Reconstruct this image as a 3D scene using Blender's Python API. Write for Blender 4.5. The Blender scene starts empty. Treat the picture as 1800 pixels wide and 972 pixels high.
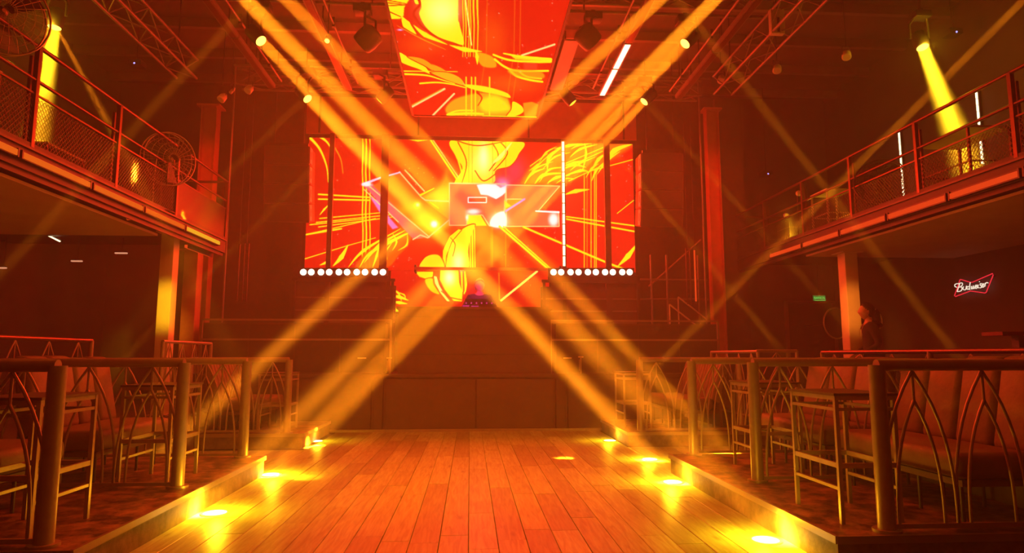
import bpy, bmesh, math, random
import numpy as np
from mathutils import Vector, Matrix

S = bpy.context.scene
C = S.collection
random.seed(7)
RNG = np.random.default_rng(5)
V = Vector

# ------------------------------------------------------------------ camera
FPX = 1150.0
PITCH = math.atan((625 - 486) / FPX)
YAW = math.atan((900 - 826) * math.cos(PITCH) / FPX)
FW = V((math.sin(YAW) * math.cos(PITCH), math.cos(YAW) * math.cos(PITCH), math.sin(PITCH)))
RT = V((math.cos(YAW), -math.sin(YAW), 0))
UP = RT.cross(FW)
EYE = V((0, 0, 1.4))
cd = bpy.data.cameras.new('camera')
cam = bpy.data.objects.new('camera', cd)
C.objects.link(cam)
cd.sensor_width = 36
cd.lens = 36 * FPX / 1800
cd.clip_end = 100
cam.matrix_world = Matrix(((RT.x, UP.x, -FW.x, EYE.x), (RT.y, UP.y, -FW.y, EYE.y), (RT.z, UP.z, -FW.z, EYE.z), (0, 0, 0, 1)))
S.camera = cam

# ------------------------------------------------------------------ world, exposure
w = bpy.data.worlds.new('dark_hall')
S.world = w
w.use_nodes = True
w.node_tree.nodes['Background'].inputs[0].default_value = (0, 0, 0, 1)
w.node_tree.nodes['Background'].inputs[1].default_value = 0
S.view_settings.view_transform = 'Standard'
S.view_settings.look = 'None'
S.view_settings.exposure = 0.0
S.view_settings.gamma = 1
S.view_settings.use_curve_mapping = False
S.cycles.use_denoising = True
S.cycles.volume_bounces = 0
S.cycles.max_bounces = 5
S.cycles.diffuse_bounces = 3
S.cycles.glossy_bounces = 2
S.cycles.sample_clamp_indirect = 4

HAZE = 0.020
AMBER = (1, .27, .008)
YELLOW = (1, .56, .012)
ORANGE = (1, .20, .012)
RED = (1, .025, .008)


def aim(ob, p, q):
    ob.location = p
    ob.rotation_euler = (V(q) - V(p)).to_track_quat('-Z', 'Y').to_euler()


def lamp(name, kind, p, q, col, watt, parent=None, **kw):
    l = bpy.data.lights.new(name, kind)
    l.color = col
    l.energy = watt
    for k, v in kw.items():
        setattr(l, k, v)
    o = bpy.data.objects.new(name, l)
    C.objects.link(o)
    aim(o, p, q)
    return o


# wash lights of the club out of view, and fills added in mid-air
def wash(p, q, col, watt, deg, size=.25):
    return lamp('wash_light', 'SPOT', p, q, col, watt, spot_size=math.radians(deg), spot_blend=.9, shadow_soft_size=size)


wash((-1.6, 4.5, 6.9), (-.9, 8.6, 0), (1, .27, .007), 900, 50)
wash((1.6, 4.5, 6.9), (.9, 8.6, 0), (1, .27, .007), 900, 50)
wash((0, 2.5, 6.9), (0, 5.3, 0), (1, .28, .012), 600, 50)
# red washes over the seating, stage and towers
wash((-1.5, 2.0, 5.2), (-3.8, 6.6, .8), (1, .13, .012), 85, 60)
wash((1.5, 2.0, 5.2), (3.9, 6.6, .8), (1, .13, .012), 70, 60)
wash((-3.4, 9.9, 6.3), (-5.6, 14.1, 4.6), RED, 700, 40)
wash((3.5, 9.9, 6.3), (5.4, 14.1, 4.6), RED, 700, 40)
wash((0, 6.0, 6.9), (0, 12.8, 1.2), (1, .025, .005), 420, 60)
wash((-2.0, 10.6, 7.3), (-1.8, 14.5, 6.6), RED, 190, 95)
wash((2.1, 10.6, 7.3), (1.9, 14.5, 6.6), RED, 190, 95)
wash((0, 8.0, 4.0), (0, 9.8, 7.9), (1, .03, .01), 90, 110)
wash((-6.9, 8.4, 6.9), (-4.8, 10.2, 3.9), (1, .10, .012), 30, 100)
wash((-2.5, 6.5, 3.0), (-4.9, 10.9, 2.2), YELLOW, 1900, 11, .08)  # spot added in mid-air, turns the left column yellow
wash((3.2, 6.5, 3.0), (6.6, 10.9, 2.2), (1, .26, .02), 1500, 11, .08)  # spot added in mid-air, turns the right column orange
wash((-2.5, 5.5, 2.0), (-6.2, 8.5, 3.2), (1, .17, .012), 60, 44)  # fill added in mid-air, brightens the left soffit from below
wash((3.0, 5.5, 2.0), (7.6, 9.0, 3.2), (1, .17, .012), 75, 44)  # fill added in mid-air for the right soffit, like floor bounce
wash((-2.4, 9.6, 6.9), (-3.4, 11.2, .2), (1, .19, .01), 130, 44)
wash((2.4, 9.6, 6.9), (3.4, 11.2, .2), (1, .19, .01), 150, 44)


# ------------------------------------------------------------------ pixel helpers
def ray(x, y):
    return RT * (x - 900) + UP * (486 - y) + FW * FPX


def atX(x, y, v):
    d = ray(x, y)
    return EYE + d * (v / d.x)


def atY(x, y, v):
    d = ray(x, y)
    return EYE + d * (v / d.y)


def atZ(x, y, v):
    d = ray(x, y)
    return EYE + d * ((v - 1.4) / d.z)


# ------------------------------------------------------------------ materials
def mat(name, col, rough=.6, metal=0.0, noise=0.0, scale=4.0, bump=0.0, emit=None, strength=0.0, alpha=1.0, spec=.5):
    m = bpy.data.materials.new(name)
    m.use_nodes = True
    nt = m.node_tree
    b = nt.nodes['Principled BSDF']
    b.inputs['Base Color'].default_value = (*col, 1)
    b.inputs['Roughness'].default_value = rough
    b.inputs['Metallic'].default_value = metal
    b.inputs['Specular IOR Level'].default_value = spec
    b.inputs['Alpha'].default_value = alpha
    if noise or bump:
        tc = nt.nodes.new('ShaderNodeTexCoord')
        n = nt.nodes.new('ShaderNodeTexNoise')
        n.inputs['Scale'].default_value = scale
        n.inputs['Detail'].default_value = 6
        n.inputs['Roughness'].default_value = .6
        nt.links.new(tc.outputs['Object'], n.inputs['Vector'])
        if noise:
            mix = nt.nodes.new('ShaderNodeMix')
            mix.data_type = 'RGBA'
            mix.inputs['A'].default_value = (*[c * (1 - noise) for c in col], 1)
            mix.inputs['B'].default_value = (*[min(1, c * (1 + noise)) for c in col], 1)
            nt.links.new(n.outputs['Fac'], mix.inputs['Factor'])
            nt.links.new(mix.outputs['Result'], b.inputs['Base Color'])
        if bump:
            bp = nt.nodes.new('ShaderNodeBump')
            bp.inputs['Strength'].default_value = bump
            bp.inputs['Distance'].default_value = .02
            nt.links.new(n.outputs['Fac'], bp.inputs['Height'])
            nt.links.new(bp.outputs['Normal'], b.inputs['Normal'])
    if emit:
        b.inputs['Emission Color'].default_value = (*emit, 1)
        b.inputs['Emission Strength'].default_value = strength
    return m


M = {
    'plaster': mat('dark_plaster', (.10, .085, .08), .85, noise=.5, scale=1.5, bump=.3),
    'ceiling': mat('painted_ceiling', (.15, .10, .09), .9, noise=.4, scale=1.2, bump=.3),
    'soffit': mat('soffit_board', (.66, .48, .34), .8, noise=.2, scale=2),
    'concrete': mat('dark_concrete', (.10, .08, .07), .7, noise=.4, scale=3, bump=.2),
    'deck_top': mat('worn_black_deck', (.17, .11, .07), .38, noise=.9, scale=9, bump=.5),
    'riser': mat('riser_board', (.26, .17, .11), .6, noise=.5, scale=9, bump=.3),
    'edge': mat('metal_edge', (.40, .32, .24), .4, .6),
    'steel': mat('brushed_steel', (.44, .34, .27), .42, .4, noise=.25, scale=14, bump=.1),
    'dark_steel': mat('dark_steel', (.10, .08, .075), .45, .5, noise=.3, scale=8),
    'black_paint': mat('black_paint', (.045, .04, .04), .5, .1, noise=.3, scale=5),
    'stage': mat('black_stage_board', (.15, .10, .085), .75, noise=.35, scale=3, bump=.15),
    'grille': mat('speaker_grille', (.09, .07, .065), .7, noise=.3, scale=60, bump=.4),
    'end_plate': mat('speaker_end_plate', (.55, .42, .50), .5, noise=.15, scale=6),
    'truss': mat('painted_truss', (.30, .22, .20), .5, .35, noise=.3, scale=9),
    'leather': mat('brown_upholstery', (.21, .145, .085), .6, noise=.3, scale=11, bump=.35),
    'leather_dark': mat('dark_piping', (.16, .10, .07), .6, noise=.2, scale=10),
    'table_top': mat('dark_table_top', (.13, .09, .07), .4, noise=.4, scale=9),
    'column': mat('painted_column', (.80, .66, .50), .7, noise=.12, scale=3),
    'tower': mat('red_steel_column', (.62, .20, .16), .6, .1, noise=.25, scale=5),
    'rail_red': mat('red_lit_rail', (.17, .055, .042), .36, .5, noise=.2, scale=9),  # the red light on the rails is put into this colour
    'mesh': mat('expanded_metal', (.11, .085, .05), .5, .4),
    'plate': mat('ribbed_plate', (.06, .05, .02), .4, .4, noise=.2, scale=8),
    'fan_metal': mat('fan_chrome_wire', (.45, .36, .28), .35, .8),
    'pale': mat('pale_fixture_paint', (.75, .62, .45), .5, noise=.2, scale=12),
    'skin': mat('skin', (.62, .36, .26), .55, noise=.08, scale=20),
    'hair': mat('dark_hair', (.035, .022, .018), .5, noise=.4, scale=60, bump=.5),
    'grey_hair': mat('short_brown_hair', (.32, .20, .16), .5, noise=.4, scale=60, bump=.4),
    'hoodie': mat('black_hoodie_cloth', (.035, .028, .035), .9, noise=.3, scale=30, bump=.3),
    'cloth': mat('dark_trouser_cloth', (.03, .03, .04), .9, noise=.3, scale=30),
    'shoe': mat('shoe_rubber', (.05, .045, .045), .6),
    'cord': mat('pale_cord', (.7, .6, .5), .7),
    'mirror': mat('mirror_glass', (.35, .32, .28), .08, 1.0),
    'ring': mat('mirror_rim', (.70, .62, .42), .35, .6),
    'glass_dark': mat('dark_glass', (.04, .04, .04), .15),
}


def glow(name, col, strength, sampled=True):
    m = bpy.data.materials.new(name)
    m.use_nodes = True
    nt = m.node_tree
    nt.nodes.clear()
    o = nt.nodes.new('ShaderNodeOutputMaterial')
    e = nt.nodes.new('ShaderNodeEmission')
    e.inputs[0].default_value = (*col, 1)
    e.inputs[1].default_value = strength
    nt.links.new(e.outputs[0], o.inputs[0])
    if not sampled:
        m.cycles.emission_sampling = 'NONE'
    return m


M['lens'] = glow('beam_lens', (1, .66, .07), 4.5, False)
M['lens_dim'] = glow('dim_lens', (1, .55, .03), 2.2, False)
M['bulb'] = glow('blinder_bulb', (1, .80, .52), 3.6)
M['tube_white'] = glow('lit_tube', (1, .80, .42), 3.0)
M['strip_amber'] = glow('amber_strip', (1, .15, .010), .85, False)  # glow stands in for light falling on unlit strips
M['strip_yellow'] = glow('yellow_strip', (1, .48, .02), .95, False)
M['strip_red'] = glow('red_strip', (1, .07, .010), .85, False)  # on the balcony strips this glow stands in for red light falling on them
M['neon_red'] = glow('red_neon', (1, .03, .05), 1.0, False)
M['neon_white'] = glow('white_neon', (1, .86, .66), 1.15, False)
M['sign_green'] = glow('green_sign_face', (.01, .20, .025), .55, False)
M['sign_letter'] = glow('sign_letters', (.16, 1, .14), .85, False)
M['led_blue'] = glow('status_led', (.3, .3, 1), 2.5, False)
M['downlight'] = glow('downlight_lens', (1, .42, .22), .8, False)
M['magenta'] = glow('mixer_display', (.8, .03, .30), .7, False)


def ribbed(m, scale):
    nt = m.node_tree
    b = nt.nodes['Principled BSDF']
    tc = nt.nodes.new('ShaderNodeTexCoord')
    wv = nt.nodes.new('ShaderNodeTexWave')
    wv.bands_direction = 'Z'
    wv.inputs['Scale'].default_value = scale
    bp = nt.nodes.new('ShaderNodeBump')
    bp.inputs['Strength'].default_value = .6
    nt.links.new(tc.outputs['Object'], wv.inputs['Vector'])
    nt.links.new(wv.outputs['Fac'], bp.inputs['Height'])
    nt.links.new(bp.outputs['Normal'], b.inputs['Normal'])


ribbed(M['plate'], 14)


def worn(m, lo, hi, a, b):
    """patches worn through the dark paint"""
    nt = m.node_tree
    bs = nt.nodes['Principled BSDF']
    tc = nt.nodes.new('ShaderNodeTexCoord')
    n = nt.nodes.new('ShaderNodeTexNoise')
    n.inputs['Scale'].default_value = 5.0
    n.inputs['Detail'].default_value = 12
    n.inputs['Roughness'].default_value = .72
    rp = nt.nodes.new('ShaderNodeValToRGB')
    rp.color_ramp.elements[0].position = a
    rp.color_ramp.elements[0].color = (*lo, 1)
    rp.color_ramp.elements[1].position = b
    rp.color_ramp.elements[1].color = (*hi, 1)
    nt.links.new(tc.outputs['Object'], n.inputs['Vector'])
    nt.links.new(n.outputs['Fac'], rp.inputs[0])
    nt.links.new(rp.outputs[0], bs.inputs['Base Color'])


worn(M['deck_top'], (.05, .032, .022), (.42, .28, .17), .42, .62)
worn(M['riser'], (.13, .085, .055), (.34, .23, .15), .38, .66)


def wood():
    m = bpy.data.materials.new('dance_floor_wood')
    m.use_nodes = True
    nt = m.node_tree
    b = nt.nodes['Principled BSDF']
    N = nt.nodes.new
    L = nt.links.new
    info = N('ShaderNodeObjectInfo')
    tc = N('ShaderNodeTexCoord')
    add = N('ShaderNodeVectorMath')
    add.operation = 'ADD'
    sc = N('ShaderNodeVectorMath')
    sc.operation = 'SCALE'
    sc.inputs['Scale'].default_value = 37.0
    comb = N('ShaderNodeCombineXYZ')
    for k in range(3):
        L(info.outputs['Random'], comb.inputs[k])
    L(comb.outputs[0], sc.inputs[0])
    L(tc.outputs['Object'], add.inputs[0])
    L(sc.outputs[0], add.inputs[1])
    mp = N('ShaderNodeMapping')
    mp.inputs['Scale'].default_value = (14, 1.2, 4)
    L(add.outputs[0], mp.inputs[0])
    n = N('ShaderNodeTexNoise')
    n.inputs['Scale'].default_value = 2.2
    n.inputs['Detail'].default_value = 9
    n.inputs['Distortion'].default_value = .8
    L(mp.outputs[0], n.inputs['Vector'])
    ramp = N('ShaderNodeValToRGB')
    ramp.color_ramp.elements[0].position = .3
    ramp.color_ramp.elements[0].color = (.34, .42, .18, 1)
    ramp.color_ramp.elements[1].position = .72
    ramp.color_ramp.elements[1].color = (.56, .80, .40, 1)
    L(n.outputs['Fac'], ramp.inputs[0])
    # knots
    kn = N('ShaderNodeTexVoronoi')
    kn.inputs['Scale'].default_value = 1.6
    mp2 = N('ShaderNodeMapping')
    mp2.inputs['Scale'].default_value = (2.4, .8, 1)
    L(add.outputs[0], mp2.inputs[0])
    L(mp2.outputs[0], kn.inputs['Vector'])
    kr = N('ShaderNodeValToRGB')
    kr.color_ramp.elements[0].position = .03
    kr.color_ramp.elements[0].color = (.35, .3, .3, 1)
    kr.color_ramp.elements[1].position = .12
    kr.color_ramp.elements[1].color = (1, 1, 1, 1)
    L(kn.outputs['Distance'], kr.inputs[0])
    mul = N('ShaderNodeMix')
    mul.data_type = 'RGBA'
    mul.blend_type = 'MULTIPLY'
    mul.inputs['Factor'].default_value = .6
    L(ramp.outputs[0], mul.inputs['A'])
    L(kr.outputs[0], mul.inputs['B'])
    # plank to plank tint
    tint = N('ShaderNodeValToRGB')
    tint.color_ramp.elements[0].color = (.64, .54, .48, 1)
    tint.color_ramp.elements[1].color = (1, 1, 1, 1)
    e = tint.color_ramp.elements.new(.3)
    e.color = (.82, .76, .68, 1)
    L(info.outputs['Random'], tint.inputs[0])
    mul2 = N('ShaderNodeMix')
    mul2.data_type = 'RGBA'
    mul2.blend_type = 'MULTIPLY'
    mul2.inputs['Factor'].default_value = 1
    L(mul.outputs['Result'], mul2.inputs['A'])
    L(tint.outputs[0], mul2.inputs['B'])
    L(mul2.outputs['Result'], b.inputs['Base Color'])
    b.inputs['Roughness'].default_value = .42
    return m


M['wood'] = wood()


# ------------------------------------------------------------------ mesh builder
class MB:
    def __init__(s):
        s.v, s.f, s.sm = [], [], []

    def add(s, vs, fs, smooth=False):
        o = len(s.v)
        s.v += [tuple(p) for p in vs]
        s.f += [tuple(i + o for i in f) for f in fs]
        s.sm += [smooth] * len(fs)
        return s

    def box(s, a, b):
        x0, x1 = sorted((a[0], b[0]))
        y0, y1 = sorted((a[1], b[1]))
        z0, z1 = sorted((a[2], b[2]))
        vs = [(x, y, z) for x in (x0, x1) for y in (y0, y1) for z in (z0, z1)]
        return s.add(vs, [(0, 1, 3, 2), (4, 6, 7, 5), (0, 4, 5, 1), (2, 3, 7, 6), (0, 2, 6, 4), (1, 5, 7, 3)])

    def bar(s, p, q, wd, ht, upv=(0, 0, 1)):
        p, q = V(p), V(q)
        d = (q - p).normalized()
        u = V(upv)
        if abs(d.dot(u)) > .98:
            u = V((0, 1, 0))
        r = d.cross(u).normalized() * wd / 2
        t = r.cross(d).normalized() * ht / 2
        vs = [c + a * r + b * t for c in (p, q) for a, b in ((-1, -1), (1, -1), (1, 1), (-1, 1))]
        return s.add(vs, [(0, 3, 2, 1), (4, 5, 6, 7), (0, 1, 5, 4), (1, 2, 6, 5), (2, 3, 7, 6), (3, 0, 4, 7)])

    def tube(s, p, q, r, n=10, r2=None):
        return s.path([p, q], r, n, r2=r2)

    def path(s, pts, r, n=8, closed=False, r2=None):
        pts = [V(p) for p in pts]
        k = len(pts)
        d0 = (pts[1] - pts[0]).normalized()
        u = V((0, 0, 1)) if abs(d0.z) < .9 else V((1, 0, 0))
        rings = []
        for i in range(k):
            if closed:
                d = (pts[(i + 1) % k] - pts[i - 1]).normalized()
            else:
                d = (pts[min(i + 1, k - 1)] - pts[max(i - 1, 0)]).normalized()
            a = d.cross(u)
            if a.length < 1e-4:
                a = d.orthogonal()
            a.normalize()
            u = a.cross(d).normalized()
            rr = r if r2 is None else r + (r2 - r) * i / (k - 1)
            rings.append([pts[i] + (a * math.cos(t) + u * math.sin(t)) * rr for t in [2 * math.pi * j / n for j in range(n)]])
        vs = [p for g in rings for p in g]
        fs = []
        for i in range(k if closed else k - 1):
            i2 = (i + 1) % k
            for j in range(n):
                j2 = (j + 1) % n
                fs.append((i * n + j, i * n + j2, i2 * n + j2, i2 * n + j))
        s.add(vs, fs, True)
        if not closed:
            s.add(rings[0], [tuple(range(n - 1, -1, -1))])
            s.add(rings[-1], [tuple(range(n))])
        return s

    def lathe(s, prof, n=20, o=(0, 0, 0), axis=(0, 0, 1), smooth=True):
        ax = V(axis).normalized()
        a = ax.orthogonal().normalized()
        b = ax.cross(a)
        o = V(o)
        vs = [o + ax * h + (a * math.cos(2 * math.pi * j / n) + b * math.sin(2 * math.pi * j / n)) * r for r, h in prof for j in range(n)]
        fs = [(i * n + j, i * n + (j + 1) % n, (i + 1) * n + (j + 1) % n, (i + 1) * n + j) for i in range(len(prof) - 1) for j in range(n)]
        s.add(vs, fs, smooth)
        s.add(vs[:n], [tuple(range(n - 1, -1, -1))])
        s.add(vs[-n:], [tuple(range(n))])
        return s

    def prism(s, poly, vec):
        n = len(poly)
        a = [V(p) for p in poly]
        b = [p + V(vec) for p in a]
        fs = [tuple(range(n - 1, -1, -1)), tuple(range(n, 2 * n))] + [(i, (i + 1) % n, (i + 1) % n + n, i + n) for i in range(n)]
        return s.add(a + b, fs)

    def mesh(s, name, m, origin=(0, 0, 0)):
        me = bpy.data.meshes.new(name)
        ox, oy, oz = origin
        me.from_pydata([(x - ox, y - oy, z - oz) for x, y, z in s.v], [], s.f)
        me.polygons.foreach_set('use_smooth', s.sm)
        me.materials.append(M[m] if isinstance(m, str) else m)
        return me

    def build(s, name, m, parent=None, origin=None, bevel=0):
        if origin is None:
            origin = ORG.get(parent.name, (0, 0, 0)) if parent else (0, 0, 0)
        o = bpy.data.objects.new(name, s.mesh(name, m, origin))
        C.objects.link(o)
        if parent:
            o.parent = parent
            ORG[o.name] = tuple(origin)
        elif any(origin):
            o.location = origin
            ORG[o.name] = tuple(origin)
        if bevel:
            b = o.modifiers.new('bevel', 'BEVEL')
            b.width = bevel
            b.segments = 3
            b.limit_method = 'ANGLE'
            o.data.polygons.foreach_set('use_smooth', [True] * len(o.data.polygons))
        return o


ORG = {}


def thing(name, label, cat, loc=(0, 0, 0), group=None, rz=0):
    o = bpy.data.objects.new(name, None)
    C.objects.link(o)
    o.empty_display_size = .2
    o.location = loc
    o.rotation_euler = (0, 0, rz)
    tag(o, label, cat, group)
    ORG[o.name] = tuple(loc)
    return o


def tag(o, label, cat, group=None, kind=None):
    o['label'] = label
    o['category'] = cat
    if group:
        o['group'] = group
    if kind:
        o['kind'] = kind
    return o


def struct(name, mb, m):
    o = mb.build(name, m)
    o['kind'] = 'structure'
    return o


def copy_tree(o, parent=None):
    c = o.copy()
    C.objects.link(c)
    if parent:
        c.parent = parent
    for ch in list(o.children):
        copy_tree(ch, c)
    return c


# ------------------------------------------------------------------ room shell
XL, XR, YB, YF, ZC = -8.4, 9.0, 15.6, -2.5, 7.9
floor = struct('floor', MB().box((XL, YF, -.12), (XR, YB, -.022)), 'concrete')
struct('wall_back', MB().box((XL - .1, YB, -.1), (XR + .1, YB + .12, ZC)), 'plaster')
struct('wall_left', MB().box((XL - .12, YF, -.1), (XL, YB, ZC)), 'plaster')
struct('wall_right', MB().box((XR, YF, -.1), (XR + .12, YB, ZC)), 'plaster')
struct('wall_front', MB().box((XL - .1, YF - .12, -.1), (XR + .1, YF, ZC)), 'plaster')
ceil = struct('ceiling', MB().box((XL - .1, YF - .1, ZC), (XR + .1, YB + .1, ZC + .12)), 'ceiling')
cm = None
for k in range(9):                                   # joists under the ceiling
    y = 4.6 + k * 1.3
    if cm is None:
        mb = MB().box((XL, -.05, -.18), (XR, .05, 0))
        cm = mb.mesh('joist', 'truss')
    j = bpy.data.objects.new('joist', cm)
    C.objects.link(j)
    j.parent = ceil
    j.location = (0, y, ZC)

struct('trim_1', MB().box((5.60, 14.2, .45), (6.22, 14.35, 7.3)), 'plaster')
# dance floor planks, each one a part of the floor
shapes = {}
PW = .222


def plank(x, y0, y1):
    ln = round((y1 - y0) / .1) * .1
    if ln < .15:
        return
    key = round(ln, 1)
    if key not in shapes:
        g = .0014
        mb = MB()
        x0, x1, a, b, zt = g, PW - g, g, key - g, 0
        c = .003
        vs = [(x0, a, -.022), (x1, a, -.022), (x1, b, -.022), (x0, b, -.022),
              (x0, a, -c), (x1, a, -c), (x1, b, -c), (x0, b, -c),
              (x0 + c, a + c, zt), (x1 - c, a + c, zt), (x1 - c, b - c, zt), (x0 + c, b - c, zt)]
        fs = [(0, 3, 2, 1), (8, 9, 10, 11)] + [(i, (i + 1) % 4, 4 + (i + 1) % 4, 4 + i) for i in range(4)] + [(4 + i, 4 + (i + 1) % 4, 8 + (i + 1) % 4, 8 + i) for i in range(4)]
        mb.add(vs, fs)
        shapes[key] = mb.mesh('plank', 'wood')
    o = bpy.data.objects.new('plank', shapes[key])
    C.objects.link(o)
    o.parent = floor
    o.location = (x, y0, random.uniform(-.0012, .0012))


def planks(x0, n, ya, yb):
    for i in range(n):
        y = ya - (random.uniform(0, 1.6) if yb - ya > 4 else 0)
        while y < yb - .05:
            ln = random.choice((1.1, 1.4, 1.7, 2.0, 2.3)) if yb - ya > 4 else random.choice((.9, 1.2, 2.2))
            y1 = min(y + ln, yb)
            if yb - y1 < .4:
                y1 = yb
            plank(x0 + i * PW, y, y1)
            y = y1


planks(-2.442, 22, 4.2, 12.5)                        # the nave between the platforms
planks(-2.442 - 8 * PW, 8, 8.0, 10.2)                # the gaps between the booths
planks(2.442, 9, 8.0, 10.2)

# ------------------------------------------------------------------ seating platforms
PZ = .22


def platform(label, x0, x1, y0, y1, inner):
    t = thing('seating_platform', label, 'platform', ((x0 + x1) / 2, (y0 + y1) / 2, 0), 'low platforms along the dance floor')
    MB().box((x0 + .01, y0 + .01, 0), (x1 - .01, y1 - .01, PZ - .025)).build('riser', 'riser', t)
    MB().box((x0, y0, PZ - .025), (x1, y1, PZ)).build('deck', 'deck_top', t)
    MB().box((inner - .012, y0 - .005, PZ - .045), (inner + .012, y1 + .005, PZ + .004)).build('edge_strip', 'edge', t)
    yn = y0
    MB().box((x0, yn - .012, PZ - .045), (x1, yn + .012, PZ + .004)).build('edge_strip', 'edge', t)
    return t


platform('near left low platform of dark boards carrying two booths', -4.45, -2.41, 4.32, 8.12, -2.41)
platform('far left low platform of dark boards at the stage corner', -4.45, -2.52, 10.35, 12.3, -2.52)
platform('near right low platform of dark boards carrying two booths', 2.41, 4.45, 4.32, 7.95, 2.41)
platform('far right low platform of dark boards at the stage corner', 2.45, 4.45, 10.2, 12.3, 2.45)
for sx, lab in ((-1, 'raised dark side floor under the left balcony'), (1, 'raised dark side floor under the right balcony, where the woman stands')):
    t = thing('side_floor', lab, 'platform', (sx * 6.6, 9, 0))
    MB().box((sx * 4.62, 3.4, 0), ((XL + .02) if sx < 0 else (XR - .02), YB - .02, .43)).build('riser', 'stage', t)
    MB().box((sx * 4.60, 3.4, .43), ((XL + .02) if sx < 0 else (XR - .02), YB - .02, .45)).build('deck', 'concrete', t)


# ------------------------------------------------------------------ gothic arch railings
def arch_pts(x, z0, half, z1, side, k=9):
    """one leg of a pointed arch: from the foot (x + side*half, z0) to the apex (x, z1)"""
    pts = []
    for i in range(k + 1):
        t = i / k
        z = z0 + (z1 - z0) * t
        off = half * math.sqrt(max(0, 1 - t ** 2.6)) ** 1.0
        off = half * (1 - t ** 2.7)
        pts.append((x + side * off, z))
    return pts


def railing(label, xs, y, zb, zt, posts, nb, group, big=True, along=False, red=False, z_in=.78, y_ends=None):
    """xs: the two ends along X (along Y when along=True, with y the fixed X)"""
    a, b = xs
    P = (lambda u, z: (y, u, z)) if along else (lambda u, z: (u, y, z))
    base = P((a + b) / 2, zb)
    t = thing('arch_railing', label, 'railing', base, group)
    rr, pr = (.040, .058) if big else (.024, .028)
    mb = MB().tube(P(a, zt), P(b, zt), rr, 12)
    top = mb.build('top_rail', 'rail_red' if red else 'steel', t)  # a red-lit top rail carries the red in its colour
    MB().bar(P(a, zb + .035), P(b, zb + .035), .03, .03).build('bottom_rail', 'steel', t)
    for p in posts:
        pm = MB().tube(P(p, zb + .02), P(p, zt), pr, 14, r2=pr * .92)
        pm.lathe([(pr * 1.6, 0), (pr * 1.6, .02)], 14, P(p, zb))
        pm.build('post', 'steel', t)
    n = nb
    pitch = (b - a) / n
    ar = .0115 if big else .009
    for i in range(n):
        c = a + pitch * (i + .5)
        ob = MB()
        for sd in (-1, 1):
            ob.path([P(u, z) for u, z in arch_pts(c, zb + .04, pitch * .5, zt - rr, sd)], ar, 7)
        ob.build('outer_arch', 'steel', t)
        ib = MB()
        zi = zb + (zt - zb) * z_in
        for sd in (-1, 1):
            ib.path([P(u, z) for u, z in arch_pts(c, zb + .04, pitch * .32, zi, sd)], ar, 7)
        ib.build('inner_arch', 'steel', t)
        MB().tube(P(c, zi), P(c, zt - rr), ar * .9, 7).build('strut', 'steel', t)
    return t


G1 = 'steel railings of pointed arches between the booths'
ZT = 1.335
railing('nearest left arched steel railing with a thick post, at the frame edge', (-4.3, -2.64), 4.42, PZ, ZT, (-2.64, -4.3), 3, G1)
railing('left arched steel railing in the middle, between the two near tables', (-4.3, -2.62), 6.25, PZ, ZT, (-2.62, -4.3), 3, G1)
railing('left arched steel railing closing the near platform at its far end', (-4.3, -2.64), 8.02, PZ, ZT, (-2.64, -4.3), 3, G1)
railing('left far arched steel railing on the platform at the stage corner', (-4.3, -2.80), 10.45, PZ, ZT, (-2.80, -4.3), 3, G1)
railing('nearest right arched steel railing with a thick post, at the frame edge', (2.82, 4.35), 4.42, PZ, ZT, (2.82, 4.35), 3, G1)
railing('right arched steel railing in the middle, behind the nearest high table', (2.72, 4.3), 6.2, PZ, ZT, (2.72, 4.3), 3, G1)
railing('right arched steel railing closing the near platform at its far end', (2.69, 4.3), 7.88, PZ, ZT, (2.69, 4.3), 3, G1)
railing('right far arched steel railing on the platform at the stage corner', (2.68, 4.3), 10.3, PZ, ZT, (2.68, 4.3), 3, G1)
G2 = 'back railings behind the sofas'
railing('red-lit back railing above the near left sofas', (4.3, 7.88), -4.36, .45, 1.57, (4.3, 6.1, 7.88), 7, G2, False, True, True)
railing('short back railing beside the left yellow-lit column', (9.65, 11.4), -4.36, .45, 1.60, (9.65, 11.4), 4, G2, False, True)
railing('red-lit back railing above the near right sofas', (4.2, 8.05), 4.44, .45, 1.44, (4.2, 6.1, 8.05), 7, G2, False, True, True)
railing('short back railing above the far right sofa', (9.6, 11.5), 4.30, .45, 1.46, (9.6, 11.5), 4, G2, False, True)
railing('faint cross railing to the right of the far right sofa', (4.32, 4.95), 9.7, .45, 1.47, (4.95,), 1, G2, False)


# ------------------------------------------------------------------ high tables
def high_table():
    W, D, H = .46, .66, .91
    t = thing('high_table', '', 'table')
    x, y = W / 2, D / 2
    s = .028
    MB().box((-x - .01, -y - .01, H - .018), (x + .01, y + .01, H)).build('table_top', 'table_top', t, (0, 0, 0))
    for sx in (-1, 1):
        for sy in (-1, 1):
            cx, cy = sx * (x - s / 2), sy * (y - s / 2)
            MB().box((cx - s / 2, cy - s / 2, 0), (cx + s / 2, cy + s / 2, H - .018)).build('leg', 'steel', t, (0, 0, 0))
    for z, hh in ((H - .035, .03), (H - .115, .022), (.40, .035), (.24, .022)):
        for sx in (-1, 1):
            MB().bar((sx * (x - s / 2), -y + s, z), (sx * (x - s / 2), y - s, z), .022, hh).build('side_stretcher', 'steel', t, (0, 0, 0))
        if z > .3:
            for sy in (-1, 1):
                MB().bar((-x + s, sy * (y - s / 2), z), (x - s, sy * (y - s / 2), z), .022, hh).build('end_stretcher', 'steel', t, (0, 0, 0))
    return t


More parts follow.
